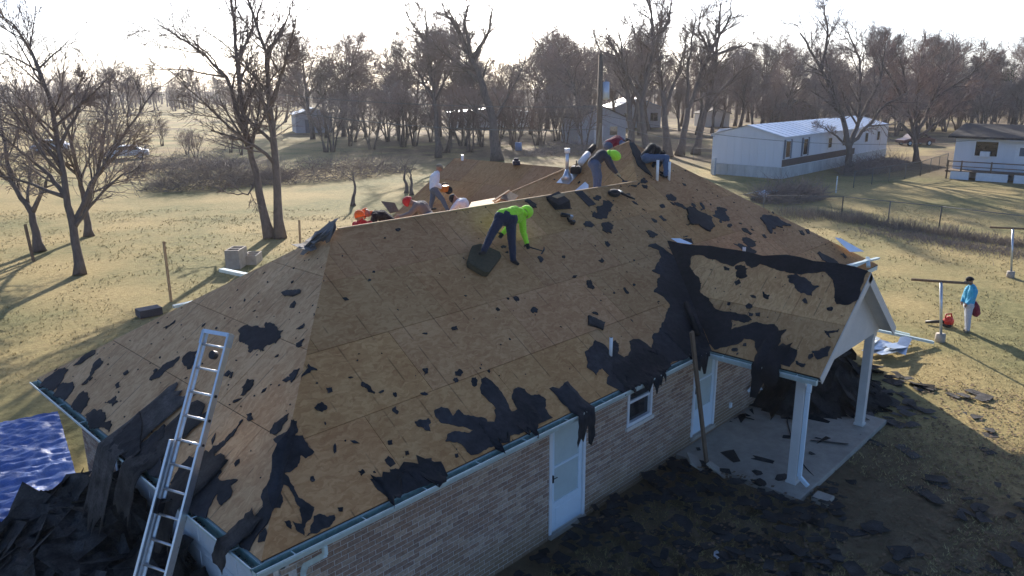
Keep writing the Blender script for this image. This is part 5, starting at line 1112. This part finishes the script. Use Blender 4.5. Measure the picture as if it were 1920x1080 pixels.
G7 = [[(1, (1185, 296), (1180, 200), (1165, 120), (1138, 70)), (.6, (1180, 200), (1205, 130), (1200, 50)), (.5, (1165, 120), (1130, 110), (1115, 70))],
      [(1, (1212, 296), (1202, 195), (1226, 85), (1218, 0)), (.6, (1202, 195), (1170, 130), (1160, 60)), (.6, (1226, 85), (1255, 40), (1262, -10))],
      [(1.1, (1252, 294), (1246, 200), (1232, 100), (1240, 20)), (.6, (1246, 200), (1275, 130), (1290, 60)), (.5, (1232, 100), (1190, 70), (1180, 20))],
      [(1, (1274, 292), (1290, 205), (1325, 110), (1372, 25)), (.6, (1290, 205), (1290, 120), (1305, 30)), (.5, (1325, 110), (1380, 90), (1410, 80))],
      [(1, (1304, 290), (1322, 210), (1342, 120), (1352, 5)), (.6, (1322, 210), (1370, 150), (1410, 120)), (.5, (1342, 120), (1310, 60), (1315, 10))]]
for i, l in enumerate(G7): hero(('forked bare tree closest to the utility pole', 'tall upright bare tree second from the utility pole', 'thick dark bare tree in the middle of the grove by the pole', 'bare tree leaning toward the white trailer', 'tall bare tree nearest the white trailer end')[i], l[0][1], l, 50+i, .42, dict(tip=.014), kidscale=.85)
hero('dark bare tree with many limbs in front of the long white trailer', (1591, 322), [(1, (1591, 322), (1592, 276), (1576, 210), (1540, 130), (1500, 62)), (.7, (1592, 276), (1610, 228), (1612, 110), (1590, 60)), (.6, (1592, 276), (1622, 240), (1662, 195), (1700, 175)), (.5, (1576, 210), (1550, 190), (1520, 170)), (.5, (1540, 130), (1552, 60), (1545, 8)), (.5, (1610, 228), (1650, 150), (1660, 80)), (.35, (1592, 276), (1560, 250), (1540, 235))], 60, .34, dict(tip=.014), kidscale=.95)
hero('broad bushy bare tree between the two trailers', (1719, 306), [(1, (1719, 306), (1716, 262), (1702, 200), (1688, 110)), (.7, (1716, 262), (1750, 185), (1788, 105)), (.7, (1716, 262), (1720, 180), (1728, 95)), (.6, (1716, 262), (1765, 225), (1810, 180)), (.6, (1716, 262), (1670, 215), (1640, 160)), (.5, (1702, 200), (1660, 130), (1650, 100)), (.5, (1750, 185), (1820, 140), (1850, 110))], 61, .3, dict(tip=.018, kids=(8, 8, 7, 6)), cmat='twig_red', kidscale=.9)
hero('dark bare tree behind the right trailer roof', (1906, 240), [(1, (1906, 240), (1900, 200), (1885, 170)), (.7, (1900, 200), (1925, 150), (1940, 110)), (.6, (1900, 200), (1870, 180), (1850, 165))], 62, .3, dict(tip=.024), kidscale=.9)
# dead posts / young trunks just behind the roof on the left
for i, (a, b_, c_) in enumerate((((662, 386), (666, 350), (660, 320)), ((762, 362), (758, 330), (760, 308)), ((772, 366), (771, 335), (770, 320)))):
    hero(('lone dead sapling on the sunlit grass behind the red jacket', 'thin dead trunk behind the man in the white hoodie', 'pale stub trunk beside the thin dead one')[i], a, [(1, a, b_, c_)], 70+i, .14, dict(kids=(2, 2)), maxl=2, kidscale=.6, group=None)
# generic variants, instanced
def variant(seed, H, r, P, maxl=4, cm='twig', stems=1):
    rg = random.Random(seed); T_, C_ = MB(), MB(); P = dict(PD, **P)
    for s in range(stems):
        a = rg.random()*6.28; d = Vector((math.cos(a)*.25*(stems > 1), math.sin(a)*.25*(stems > 1), 1)); pts = [Vector((.3*math.cos(a)*(stems > 1), .3*math.sin(a)*(stems > 1), -.05))]; n = 7; dd = d.normalized()
        for i in range(n): dd = (dd+Vector((rg.gauss(0, .12), rg.gauss(0, .12), .06))).normalized(); pts.append(pts[-1]+dd*H*.72/n)
        rr = [r*(1-.72*i/n) for i in range(n+1)]; rr[0] *= 1.35; T_.tube(pts, rr, 8)
        children(T_, C_, rg, pts, rr, H*.55, 0, maxl, P, start=.25)
    def me(mb, nm, mt, sm_):
        m = bpy.data.meshes.new(nm); m.from_pydata(mb.v, [], mb.f); m.materials.append(MATS[mt])
        if sm_: m.polygons.foreach_set('use_smooth', [True]*len(m.polygons))
        m.update(); return m
    return me(T_, 'trunk', 'bark', True), me(C_, 'crown', cm, False)
VAR = [variant(101, 13, .26, dict(tip=.0115, kids=(13, 9, 8, 5), angle=(.35, .85), up=.14)), variant(102, 12, .22, dict(tip=.0115, kids=(14, 9, 7, 5), angle=(.4, 1.0)), cm='twig_red'), variant(103, 14, .3, dict(tip=.0125, kids=(12, 9, 8, 5), angle=(.3, .8), up=.15)), variant(104, 8, .12, dict(tip=.0125, kids=(8, 7, 6, 4), angle=(.35, 1.0), up=.07), stems=4, cm='twig_red', maxl=3), variant(105, 9, .14, dict(tip=.0115, kids=(9, 7, 6, 4), angle=(.35, .9)), stems=3, maxl=3)]
HV = (13, 12, 14, 8, 9)
def place_tree(v, loc, h, rz, label, group, nm='bare_tree'):
    t = thing(nm, loc, label, 'tree', group); s = h/HV[v]*1.12; t.scale = (s, s, s); t.rotation_euler = (0, 0, rz)
    for k, m in enumerate(VAR[v]):
        o = bpy.data.objects.new(('trunk', 'crown')[k], m); COL.objects.link(o); o.parent = t
    return t
rg = random.Random(77)
def htop(b, y): dp = depth(b); return max(3., (7.473-(y-161)/FPX*dp))
def scatter(xr, yr, top, n, vs, label, group):
    for i in range(n):
        x = xr[0]+(xr[1]-xr[0])*(i+rg.random())/n; y = rg.uniform(*yr); b = gp(x, y); place_tree(rg.choice(vs), b, htop(b, rg.uniform(*top))*1.05, rg.random()*6.28, label, group)
scatter((560, 1120), (238, 262), (45, 140), 27, (0, 1, 2, 1), 'bare winter tree in the grove behind the house', 'grove of bare trees behind the house')
scatter((590, 1100), (262, 292), (150, 200), 22, (3, 4), 'bare multi-stemmed thicket tree under the grove', 'thicket trees under the grove')
scatter((1090, 1420), (236, 255), (60, 150), 16, (0, 1, 2), 'bare winter tree in the wood behind the shed and pole', 'wood behind the shed')
scatter((1400, 1920), (226, 246), (65, 155), 27, (1, 0, 2, 1), 'bare winter tree in the wood behind the trailers', 'wood behind the trailers')
scatter((1420, 1920), (238, 258), (150, 200), 26, (3, 4), 'bare thicket tree along the back of the trailer lots', 'thicket behind the trailers')
scatter((-40, 560), (205, 232), (120, 170), 15, (0, 1, 2, 4), 'bare tree standing in the far hazy field', 'trees in the far field')
scatter((180, 480), (270, 305), (215, 265), 7, (3, 4), 'low bare bush tree at the edge of the near field', 'bush trees at the field edge')
# brush
def brush(label, c, rx, ry, h, n, seed, nm='brush_pile', mt='twig', kind='stuff'):
    rg = random.Random(seed); m = MB()
    for i in range(n):
        a = rg.random()*6.28; r_ = math.sqrt(rg.random()); p = c+Vector((rx*r_*math.cos(a), ry*r_*math.sin(a), 0)); zt = h*(1-r_*r_)*rg.uniform(.3, 1.1)
        p.z = zt*rg.random()*.6; d = Vector((rg.gauss(0, .8), rg.gauss(0, .8), rg.uniform(.0, .9))).normalized(); ln = rg.uniform(.5, 1.8); q = p+d*ln*.5+Vector((0, 0, rg.gauss(0, .08))); e = q+(d+Vector((rg.gauss(0, .3), rg.gauss(0, .3), -.1))).normalized()*ln*.5
        w_ = rg.uniform(.006, .022); m.tube([p, q, e], [w_, w_*.7, w_*.3], 3, 0, False)
    return tag(m.build(nm, mt), label, 'brush', kind=kind)
brush('large tangled pile of cut branches on the sunny lawn', gp(415, 345), 6.0, 3.6, 4.2, 3000, 81, mt='twig_pale'); brush('fallen branch tangle beside the large brush pile', gp(345, 318), 5, 3, 3.0, 1300, 82, mt='twig_pale')
brush('grey brambles under the grove behind the wing roof', gp(620, 330), 9, 4, 2.6, 2200, 83); brush('bare shrub tangle in front of the long white trailer', gp(1480, 372), 3.6, 2.0, 1.6, 1500, 84); brush('brambles along the shaded trailer wall', gp(1640, 318), 7, 2, 1.8, 1500, 85)
def weeds(label, a, b, wd, h, n, seed, mt='twig_pale'):
    rg = random.Random(seed); m = MB(); a = gp(*a); b = gp(*b)
    for i in range(n):
        p = a.lerp(b, rg.random())+Vector((rg.gauss(0, wd), rg.gauss(0, wd), 0)); k = h*rg.uniform(.3, 1)*(.35+.65*max(0, noise.noise((p.x*.8, p.y*.8, 2))+.5)); e = p+Vector((rg.gauss(0, .35)*k, rg.gauss(0, .35)*k, k)); m.tube([p, (p+e)/2+Vector((rg.gauss(0, .05), rg.gauss(0, .05), 0)), e], [.009, .007, .003], 3, 0, False)
    tag(m.build('weeds', mt), label, 'weeds', kind='stuff')
weeds('dead weeds along the chain link fence', (1580, 412), (1940, 465), .45, .75, 2600, 86); weeds('dark dead vines on the ground along the fence', (1640, 432), (1920, 480), .8, .3, 2200, 89, 'twig'); weeds('dead weeds at the fence corner', (1470, 402), (1600, 410), .9, .8, 900, 87); brush('weeds by the grey shed', gp(1080, 285), 8, 4, 2.2, 1300, 88)
# far wood and evergreens
def far_wood(label, xr, yb, top, n, seed, mt, nm='far_wood'):
    rg = random.Random(seed); m = MB()
    for i in range(n):
        x = rg.uniform(*xr); y = rg.uniform(*yb); b = gp(x, y); h = htop(b, rg.uniform(*top))
        for k in range(90):
            a = rg.random()*6.28; e = rg.uniform(.1, .9); r_ = h*.32*math.sin(e*3.0)*rg.random(); p = b+Vector((math.cos(a)*r_, math.sin(a)*r_, h*e)); d = Vector((math.cos(a)*.6, math.sin(a)*.6, rg.uniform(.3, 1.2))).normalized()*h*rg.uniform(.08, .2); s = d.orthogonal().normalized()*rg.uniform(.025, .08)
            m.add([p-s, p+s, p+d], [(0, 1, 2)])
        m.tube([b, b+Vector((0, 0, h*.7))], [.3, .1], 4)
    return tag(m.build(nm, mt), label, 'wood', kind='stuff')
far_wood('far hazy wood along the horizon', (-300, 2200), (192, 204), (132, 156), 700, 90, 'twig'); far_wood('dark hedge of trees across the far left field', (-350, 640), (188, 197), (140, 158), 330, 92, 'twig'); far_wood('brown wood behind the trailers', (1000, 2100), (206, 222), (125, 158), 420, 91, 'twig_red')
def evergreen(px, py, top, seed, label, grp, wide=.36):
    rg = random.Random(seed); b = gp(px, py); h = htop(b, top); t = thing('evergreen_tree', b, label, 'tree', grp); m = MB(); m.tube([b, b+Vector((0, 0, h*.8))], [.25, .08], 6); m.build('trunk', 'bark', t)
    m = MB()
    for k in range(26):
        e = rg.uniform(.3, 1.); a = rg.random()*6.28; r_ = h*wide*(1.15-e)*rg.uniform(.4, 1); c = b+Vector((math.cos(a)*r_, math.sin(a)*r_, h*e)); cr_ = h*rg.uniform(.06, .13)
        for q in range(60):
            d = Vector((rg.gauss(0, 1), rg.gauss(0, 1), rg.gauss(0, .6))).normalized()*cr_*rg.random()**.4; s = Vector((rg.gauss(0, 1), rg.gauss(0, 1), rg.gauss(0, 1)))*.10*h/9; u = Vector((rg.gauss(0, 1), rg.gauss(0, 1), rg.gauss(0, 1)))*.14*h/9
            m.add([c+d, c+d+s, c+d+u], [(0, 1, 2)])
    m.build('crown', 'pine', t)
for i, (x, y, tp) in enumerate(((150, 205, 130), (205, 206, 132), (250, 208, 124), (290, 208, 122), (345, 204, 136), (20, 203, 140), (420, 205, 132))): evergreen(x, y, tp, 200+i, 'dark evergreen tree in the far field', 'evergreens in the far field')
evergreen(1890, 232, 128, 210, 'dark evergreen behind the right trailer', None); evergreen(1560, 232, 150, 211, 'dark ivy-covered tree behind the white trailer', None, .42)

# ================================================================= NEIGHBOUR BUILDINGS
def frame(o, ex): ex = Vector(ex).normalized(); ey = Vector((-ex.y, ex.x, 0)); return Matrix((ex, ey, Vector((0, 0, 1)))).transposed().to_4x4(), Vector(o)
class Bld:
    def __init__(s, o, ex): m, c = frame(o, ex); s.M = Matrix.Translation(c) @ m
    def box(s, mb, lo, hi, mi=0): mb.box(lo, hi, mi, s.M)
    def part(s, nm, mt, par, lo, hi, bv=0): m = MB(); m.box(lo, hi, 0, s.M); o = m.build(nm, mt, par); return o
N_ = gp(1463, 336); B = Bld((N_.x, N_.y, 0), (1, .012, 0)); ML, MW, MH = 26, 6.3, 3.42
t = thing('mobile_home', N_, 'long white mobile home with a pale metal roof and brown lower band', 'mobile home')
for i in range(20):   # corrugated wall panels along the long side
    o = B.part('wall_panel', 'trailer_white', t, (i*ML/20+.006, 0, .95), ((i+1)*ML/20-.006, .06, MH))
for i in range(9): B.part('wall_panel', 'trailer_white', t, (0, .061+i*(MW-.06)/9+.005, .95), (.06, .061+(i+1)*(MW-.06)/9-.005, MH+.0))
B.part('body', 'trailer_white', t, (.07, .07, .1), (ML-.02, MW, MH-.01))
for i in range(8): B.part('skirting_panel', 'skirting', t, (i*ML/8+.01, -.05, 0), ((i+1)*ML/8-.01, .0, .93))
for i in range(4): B.part('skirting_panel', 'skirting', t, (-.05, i*MW/4+.01, 0), (-.0, (i+1)*MW/4-.01, .93))
B.part('lower_band', 'brown_trim', t, (.02, -.03, .98), (16.5, -.001, 1.55)); B.part('drip_rail', 'white_paint', t, (-.08, -.08, .935), (ML, -.001, .975))
m = MB(); pk = MH+.85; ov = .15
m.add([B.M @ Vector(p) for p in ((-ov, -ov, MH-.02), (ML+ov, -ov, MH-.02), (ML+ov, MW/2, pk), (-ov, MW/2, pk), (-ov, MW+ov, MH-.02), (ML+ov, MW+ov, MH-.02), (-ov, MW/2, pk-.06), (-ov, -ov, MH-.1), (ML+ov, -ov, MH-.1), (ML+ov, MW/2, pk-.06))], [(0, 1, 2, 3), (3, 2, 5, 4), (0, 7, 8, 1), (0, 3, 6, 7)])
ro = m.build('roof', 'roof_metal', t)
for i in range(25):
    m = MB(); x = i*ML/24; m.beam(B.M @ Vector((x, -ov, MH-.01)), B.M @ Vector((x, MW/2, pk+.01)), .05, .03); o = m.build('roof_seam', 'roof_metal', ro); o.matrix_parent_inverse = Matrix()
m = MB(); m.add([B.M @ Vector(p) for p in ((-.0, 0, MH-.01), (-.0, MW, MH-.01), (-.0, MW/2, pk-.05), (.05, 0, MH-.01), (.05, MW, MH-.01), (.05, MW/2, pk-.05))], [(0, 2, 1), (3, 4, 5), (0, 1, 4, 3)]); m.build('gable', 'trailer_white', t)
for x in (.15, 3.7):
    wo = B.part('window', 'white_paint', t, (x+.28, -.05, 1.65), (x+1.25, -.001, 3.1)); gl = B.part('pane', 'dark_glass', wo, (x+.36, -.065, 1.73), (x+1.17, -.051, 3.02)); gl.matrix_parent_inverse = Matrix()
    for xs in (x, x+1.27): B.part('shutter', 'slate', t, (xs, -.06, 1.6), (xs+.26, -.001, 3.15))
for x in (9.5, 13.0, 19, 22.5): wo = B.part('window', 'white_paint', t, (x, -.05, 1.9), (x+.9, -.001, 2.9)); gl = B.part('pane', 'dark_glass', wo, (x+.07, -.06, 1.97), (x+.83, -.051, 2.83)); gl.matrix_parent_inverse = Matrix()
m = MB(); m.tube([B.M @ Vector((10, 1.2, MH+.2)), B.M @ Vector((10, 1.2, MH+.75))], .08, 8); m.build('roof_vent', 'galvanised', t)
m = MB(); p = gp(1338, 328); m.box((p.x-.15, p.y-.12, 0), (p.x+.15, p.y+.12, 1.45)); tag(bevel(m.build('meter_post', 'galvanised'), .03), 'grey electric meter post at the white trailer end', 'meter post')
# right trailer
N2 = gp(1783, 331); B = Bld((N2.x, N2.y, 0), (0, -1, 0)); t = thing('mobile_home', N2, 'white mobile home with a dark overhanging roof, window air conditioner and front deck', 'mobile home')
for i in range(12): B.part('wall_panel', 'trailer_white', t, (i*1.2+.004, 0, .6), (i*1.2+1.196, .06, 3.35))
B.part('body', 'trailer_white', t, (0, .07, 0), (14.4, 5, 3.33))
m = MB(); m.add([B.M @ Vector(p) for p in ((-.5, -.5, 3.36), (15, -.5, 3.36), (15, 4.2, 4.2), (-.5, 4.2, 4.2), (-.5, -.5, 3.2), (15, -.5, 3.2), (-.5, 4.2, 4.05), (-.5, 9, 3.36), (15, 9, 3.36))], [(0, 1, 2, 3), (4, 5, 1, 0), (0, 3, 6, 4), (3, 2, 8, 7)]); m.build('roof', 'dark_roof', t)
wo = B.part('window', 'white_paint', t, (1.42, -.04, 1.75), (3.15, -.001, 3.05)); gl = B.part('pane', 'dark_glass', wo, (1.5, -.055, 1.83), (3.07, -.041, 2.97)); gl.matrix_parent_inverse = Matrix()
B.part('air_conditioner', 'white_paint', t, (1.95, -.4, 1.8), (2.6, -.056, 2.2))
do = B.part('door', 'white_paint', t, (4.3, -.05, .75), (5.35, -.001, 2.85)); gl = B.part('pane', 'slate', do, (4.6, -.065, 1.95), (5.05, -.051, 2.6)); gl.matrix_parent_inverse = Matrix()
B.part('awning', 'siding', t, (3.7, -.7, 3.12), (6.4, -.06, 3.18))
B.part('deck_floor', 'old_wood', t, (-.1, -1.7, .55), (9, -.08, .68))
for x in (0, 1.0, 3.1, 5.6, 8): B.part('deck_post', 'old_wood', t, (x, -1.7, 0), (x+.1, -1.6, 1.5))
B.part('deck_rail', 'old_wood', t, (.11, -1.69, 1.38), (8, -1.61, 1.46)); B.part('deck_rail', 'old_wood', t, (.11, -1.69, 1.0), (8, -1.61, 1.06))
for x0_, x1_ in ((.35, 1.7), (2.2, 4.4), (4.8, 6.5)): B.part('skirt_panel', 'white_paint', t, (x0_, -1.78, -.0), (x1_, -1.72, .62))
# shed, blue house, barn
def gable_house(label, px, py, w, d, h, rise, wall, roof, ex, nm='shed', cat='shed', win=()):
    p = gp(px, py); Bq = Bld((p.x, p.y, 0), ex); t = thing(nm, p, label, cat)
    nb = int(h/.32)
    for i in range(nb): m = MB(); m.box((0, 0, i*h/nb), (w, .03, (i+1)*h/nb-.012), 0, Bq.M); m.build('siding_board', wall, t)
    m = MB(); m.box((.0, .031, 0), (w, d, h), 0, Bq.M); m.add([Bq.M @ Vector(q) for q in ((0, .0, h), (w, .0, h), (w/2, .0, h+rise), (0, d, h), (w, d, h), (w/2, d, h+rise))], [(0, 1, 2), (3, 5, 4)]); m.build('wall', wall, t)
    m = MB(); o_ = .3; k = rise/(w/2)
    for sg in (0, 1):
        xa, xb = (-o_, w/2) if sg == 0 else (w/2, w+o_); za, zb = (h-o_*k, h+rise) if sg == 0 else (h+rise, h-o_*k)
        m.add([Bq.M @ Vector(q) for q in ((xa, -o_, za+.03), (xb, -o_, zb+.03), (xb, d+o_, zb+.03), (xa, d+o_, za+.03), (xa, -o_, za+.13), (xb, -o_, zb+.13), (xb, d+o_, zb+.13), (xa, d+o_, za+.13))], [(3, 2, 1, 0), (4, 5, 6, 7), (0, 1, 5, 4), (1, 2, 6, 5), (2, 3, 7, 6), (3, 0, 4, 7)])
    m.build('roof', roof, t)
    for x0_, z0_, x1_, z1_, mt in win: m = MB(); m.box((x0_, -.05, z0_), (x1_, -.001, z1_), 0, Bq.M); m.build('window' if mt != 'white_paint' else 'door', mt, t)
    return t
gable_house('grey sided gabled shed behind the utility pole', 1084, 272, 6.6, 7, 3.4, 1.4, 'grey_siding', 'dark_roof', (.85, -.53, 0), win=((2.2, 0, 3.4, 2.4, 'white_paint'), (4.4, 1.2, 5.4, 2.3, 'dark_glass')))
gable_house('grey house with a blue roof beyond the shed', 1150, 240, 9, 8, 3.6, 1.6, 'grey_siding', 'blue_roof', (.8, -.6, 0), 'house', 'house', ((2, 1.2, 3.4, 2.6, 'dark_glass'), (7, 1.2, 8.4, 2.6, 'dark_glass')))
gable_house('small grey barn with a shiny roof behind the twin trunk tree', 556, 250, 6, 7, 3.0, 1.0, 'grey_siding', 'roof_metal', (.9, -.43, 0), 'barn', 'barn', ((1.5, 0, 3.0, 2.2, 'slate'),))
gable_house('dark old outbuilding behind the white trailer', 1462, 236, 7, 6, 3.0, 1.7, 'old_wood', 'dark_roof', (.75, -.66, 0), 'outbuilding', 'outbuilding', ((1.2, .8, 2.4, 2, 'dark_glass'),))
gable_house('small pale shed at the edge of the wood past the pole', 1318, 238, 5, 5, 2.4, .9, 'siding', 'dark_roof', (.75, -.66, 0))
gable_house('low white building far across the field', 845, 240, 16, 7, 2.6, .8, 'white_paint', 'roof_metal', (.8, -.6, 0), 'building', 'building')
# vehicles
def car(px, py, ex, paint, label):
    p = gp(px, py); Bq = Bld((p.x, p.y, 0), ex); t = thing('parked_car', p, label, 'car')
    prof = [(0, .35), (.05, .75), (.9, .92), (1.5, 1.42), (3.1, 1.45), (3.8, .98), (4.4, .9), (4.45, .35)]
    m = MB(); k = len(prof); vs = [Bq.M @ Vector((x, y, z)) for y in (0, 1.75) for x, z in prof]; m.add(vs, [tuple(range(k)), tuple(range(k, 2*k))[::-1]]+[(i, k+i, k+(i+1) % k, (i+1) % k) for i in range(k)]); bevel(m.build('body', paint, t), .06)
    for y0, y1 in ((-.006, -.001), (1.751, 1.756)):
        m = MB(); m.add([Bq.M @ Vector((x, y, z)) for y in (y0, y1) for x, z in ((1.15, .98), (1.6, 1.36), (3.0, 1.38), (3.55, 1.0))], [(0, 1, 2, 3), (7, 6, 5, 4), (0, 4, 5, 1), (1, 5, 6, 2), (2, 6, 7, 3), (3, 7, 4, 0)]); m.build('side_glass', 'dark_glass', t)
    for x in (.85, 3.55):
        for y in (.05, 1.7):
            m = MB(); m.tube([Bq.M @ Vector((x, y-.09, .33)), Bq.M @ Vector((x, y+.09, .33))], .33, 14); wh = m.build('wheel', 'rubber', t, True); m = MB(); m.tube([Bq.M @ Vector((x, y-.1, .33)), Bq.M @ Vector((x, y+.1, .33))], .2, 10); r2_ = m.build('rim', 'galvanised', wh); r2_.matrix_parent_inverse = Matrix()
car(1346, 262, (.9, -.4, 0), 'car_paint', 'white parked car behind the end of the white trailer'); car(1694, 274, (.8, -.6, 0), 'dark_car', 'dark red parked car behind the bushy tree'); car(55, 286, (.8, -.6, 0), 'car_paint', 'pale parked car at the field edge behind the lawn trees'); car(195, 300, (.9, -.4, 0), 'car_paint', 'silver parked car beside the field track')
m = MB(); p = gp(972, 282); m.tube([p, p+Vector((0, 0, .95))], .42, 14); tag(m.build('plastic_barrel', 'blue_roof', None, True), 'blue plastic barrel beneath the big leaning tree', 'barrel')
# utility pole with transformer and wires
pb = gp(1121, 352); dP = depth(pb); ptop = at_depth(1127, 103, dP); t = thing('utility_pole', pb, 'dark wooden utility pole with a grey transformer behind the roof peak', 'utility pole')
m = MB(); m.tube([pb, ptop], [.25, .19], 10); m.build('pole', 'old_wood', t, True)
tc_ = at_depth(1136, 170, dP); m = MB(); m.tube([tc_-UP*.62, tc_+UP*.62], .27, 16); m.build('transformer', 'roof_metal', t, True)
m = MB(); m.tube([tc_+UP*.6, tc_+UP*.85], .05, 8); m.build('bushing', 'slate', t, True); m = MB(); m.beam(at_depth(1127, 158, dP), tc_+UP*.2, .07, .07); m.build('bracket', 'galvanised', t)
def wire(a, b, sag, label, r=.018):
    pts = [a.lerp(b, i/16)-Vector((0, 0, sag*4*(i/16)*(1-i/16))) for i in range(17)]; m = MB(); m.tube(pts, r, 4); tag(m.build('overhead_wire', 'fence_wire'), label, 'wire')
wire(at_depth(1121, 242, dP), at_depth(560, 212, dP*.95), .5, 'bright overhead wire from the utility pole past the barn', .03); wire(at_depth(1126, 200, dP), at_depth(400, 165, dP*1.1), .5, 'upper overhead wire from the utility pole to the far field', .025)
wire(at_depth(1126, 215, dP), B.M @ Vector((3, -.2, 3.3)), 1.2, 'service wire from the utility pole to the right trailer'); wire(at_depth(1126, 222, dP), Vector((N_.x+.5, N_.y+6, 3.3)), .8, 'service wire from the utility pole to the white trailer end')
# chain link fences
def fence(pts, h, label, sp=.13):
    P_ = [gp(*q) for q in pts]; t = thing('chain_link_fence', P_[0], label, 'fence')
    for a, b in zip(P_[:-1], P_[1:]):
        n = max(1, round((b-a).length/3.2)); d = (b-a)
        for i in range(n+1):
            q = a+d*i/n; m = MB(); m.tube([q, q+Vector((0, 0, h))], .035, 7); m.build('post', 'fence_wire', t, True)
        m = MB(); m.tube([a+Vector((0, 0, h-.03)), b+Vector((0, 0, h-.03))], .022, 6); m.build('top_rail', 'fence_wire', t, True)
        m = MB(); L_ = d.length; k = int(L_/sp); dn = d.normalized(); s_ = h-.08
        for i in range(-int(s_/sp), k):
            for sg in (0, 1):
                x0, x1 = i*sp, i*sp+s_; z0, z1 = (.04, h-.04) if sg == 0 else (h-.04, .04)
                if x0 < 0: z0 = z0+(z1-z0)*(-x0/(x1-x0)); x0 = 0
                if x1 > L_: z1 = z0+(z1-z0)*((L_-x0)/(x1-x0)); x1 = L_
                if x1-x0 > .02: m.tube([a+dn*x0+Vector((0, 0, z0)), a+dn*x1+Vector((0, 0, z1))], .0022, 3, 0, False)
        o = m.build('wire_mesh', 'fence_wire', t); o['kind'] = 'stuff'
fence([(1577, 408), (1760, 430), (1920, 452)], 1.25, 'chain link fence running across the right lawn'); fence([(1577, 408), (1430, 405)], 1.25, 'short chain link run toward the house from the fence corner')
fence([(1600, 352), (1725, 330), (1775, 312)], 1.25, 'chain link fence from the white trailer toward the right trailer'); fence([(1300, 300), (1352, 305)], 1.25, 'chain link piece behind the hip at the white trailer end')
m = MB(); p = gp(1567, 362); m.tube([p, p+Vector((0, 0, 1.2))], .04, 8); tag(m.build('white_marker_post', 'pvc'), 'short white marker post behind the fence corner', 'post')
m = MB(); c = gp(1430, 372, .1); rg = random.Random(9)
for i in range(7): flat_piece(m, c+Vector((rg.gauss(0, .5), rg.gauss(0, .4), .08*i)), (rg.gauss(0, .4), rg.gauss(0, .4), 1), i, .7, 1.1, rg, .01, .1)
tag(m.build('scrap_metal_pile', 'roof_metal'), 'pile of pale scrap sheets at the edge of the shrub tangle', 'scrap pile')
# ---------------------------------------------------------------- grass
gr = MB(); rg = random.Random(3); k = 0; V_, F_ = [], []
while k < 52000:
    x, y = rg.uniform(-60, 1980), 0; yy = 300+800*rg.random()**1.3
    if rg.random() < .15: yy = rg.uniform(330, 420)
    p = gp(rg.uniform(-40, 1960), yy)
    if -.5 < p.x < 19.3 and -.1 < p.y < 13.5: k += 1; continue
    k += 1; d = depth(p); s = min(1.25, max(.7, d/28))
    if d > 48: continue
    if noise.noise((p.x*.35, p.y*.35, 7)) < -.12 and d < 60: continue
    for _ in range(2):
        a = rg.random()*6.28; w_ = .012*s*rg.uniform(.6, 1.6); h = .07*s*rg.uniform(.5, 1.3); q = p+Vector((rg.gauss(0, .05), rg.gauss(0, .05), 0)); dx, dy = math.cos(a)*w_, math.sin(a)*w_; lx, ly_ = rg.gauss(0, .05)*s, rg.gauss(0, .05)*s
        b = len(V_); V_ += [(q.x-dx, q.y-dy, 0), (q.x+dx, q.y+dy, 0), (q.x+lx, q.y+ly_, h)]; F_.append((b, b+1, b+2))
mat('grass_blade', (.40, .325, .155), .9, .35, .8, var2=.25)
gr.v, gr.f, gr.m, gr.r = V_, F_, [0]*len(F_), [0.]*len(F_)
tag(gr.build('grass', 'grass_blade'), 'short dry winter grass over the lawns', 'grass', kind='stuff')
lf_ = MB(); rg = random.Random(8)
for i in range(9000):
    p = Vector((rg.uniform(2.5, 18), rg.uniform(-6.5, .3), 0)); 
    if p.x > 9.3 and p.y > -2.2: continue
    p.z = max(.008, h_front(p.x, p.y) if p.y > -3.9 else 0)+rg.uniform(.0, .02); a = rg.random()*6.28; r_ = rg.uniform(.015, .05)
    lf_.add([p+Vector((math.cos(a+k_)*r_, math.sin(a+k_)*r_*rg.uniform(.5, 1), rg.uniform(0, .015))) for k_ in (0, 1.6, 3.1, 4.7)], [(0, 1, 2, 3)])
tag(lf_.build('leaf_litter', 'leaf'), 'brown leaf and wood litter strewn over the shaded front yard', 'litter', kind='stuff')
# ---------------------------------------------------------------- air
hz = MB(); hz.box((-1500, -1500, -1.), (1500, 1500, 32)); ho = hz.build('haze', 'rubber')
hm = bpy.data.materials.new('haze_air'); hm.use_nodes = True; hn = hm.node_tree.nodes; hn.remove(hn['Principled BSDF'])
pv = hn.new('ShaderNodeVolumePrincipled'); pv.inputs['Color'].default_value = (.93, .93, .97, 1); pv.inputs['Density'].default_value = .00020; pv.inputs['Anisotropy'].default_value = .45
hm.node_tree.links.new(pv.outputs[0], hn['Material Output'].inputs['Volume']); ho.data.materials.clear(); ho.data.materials.append(hm)
tag(ho, 'thin bright winter haze in the air', 'haze', kind='stuff')
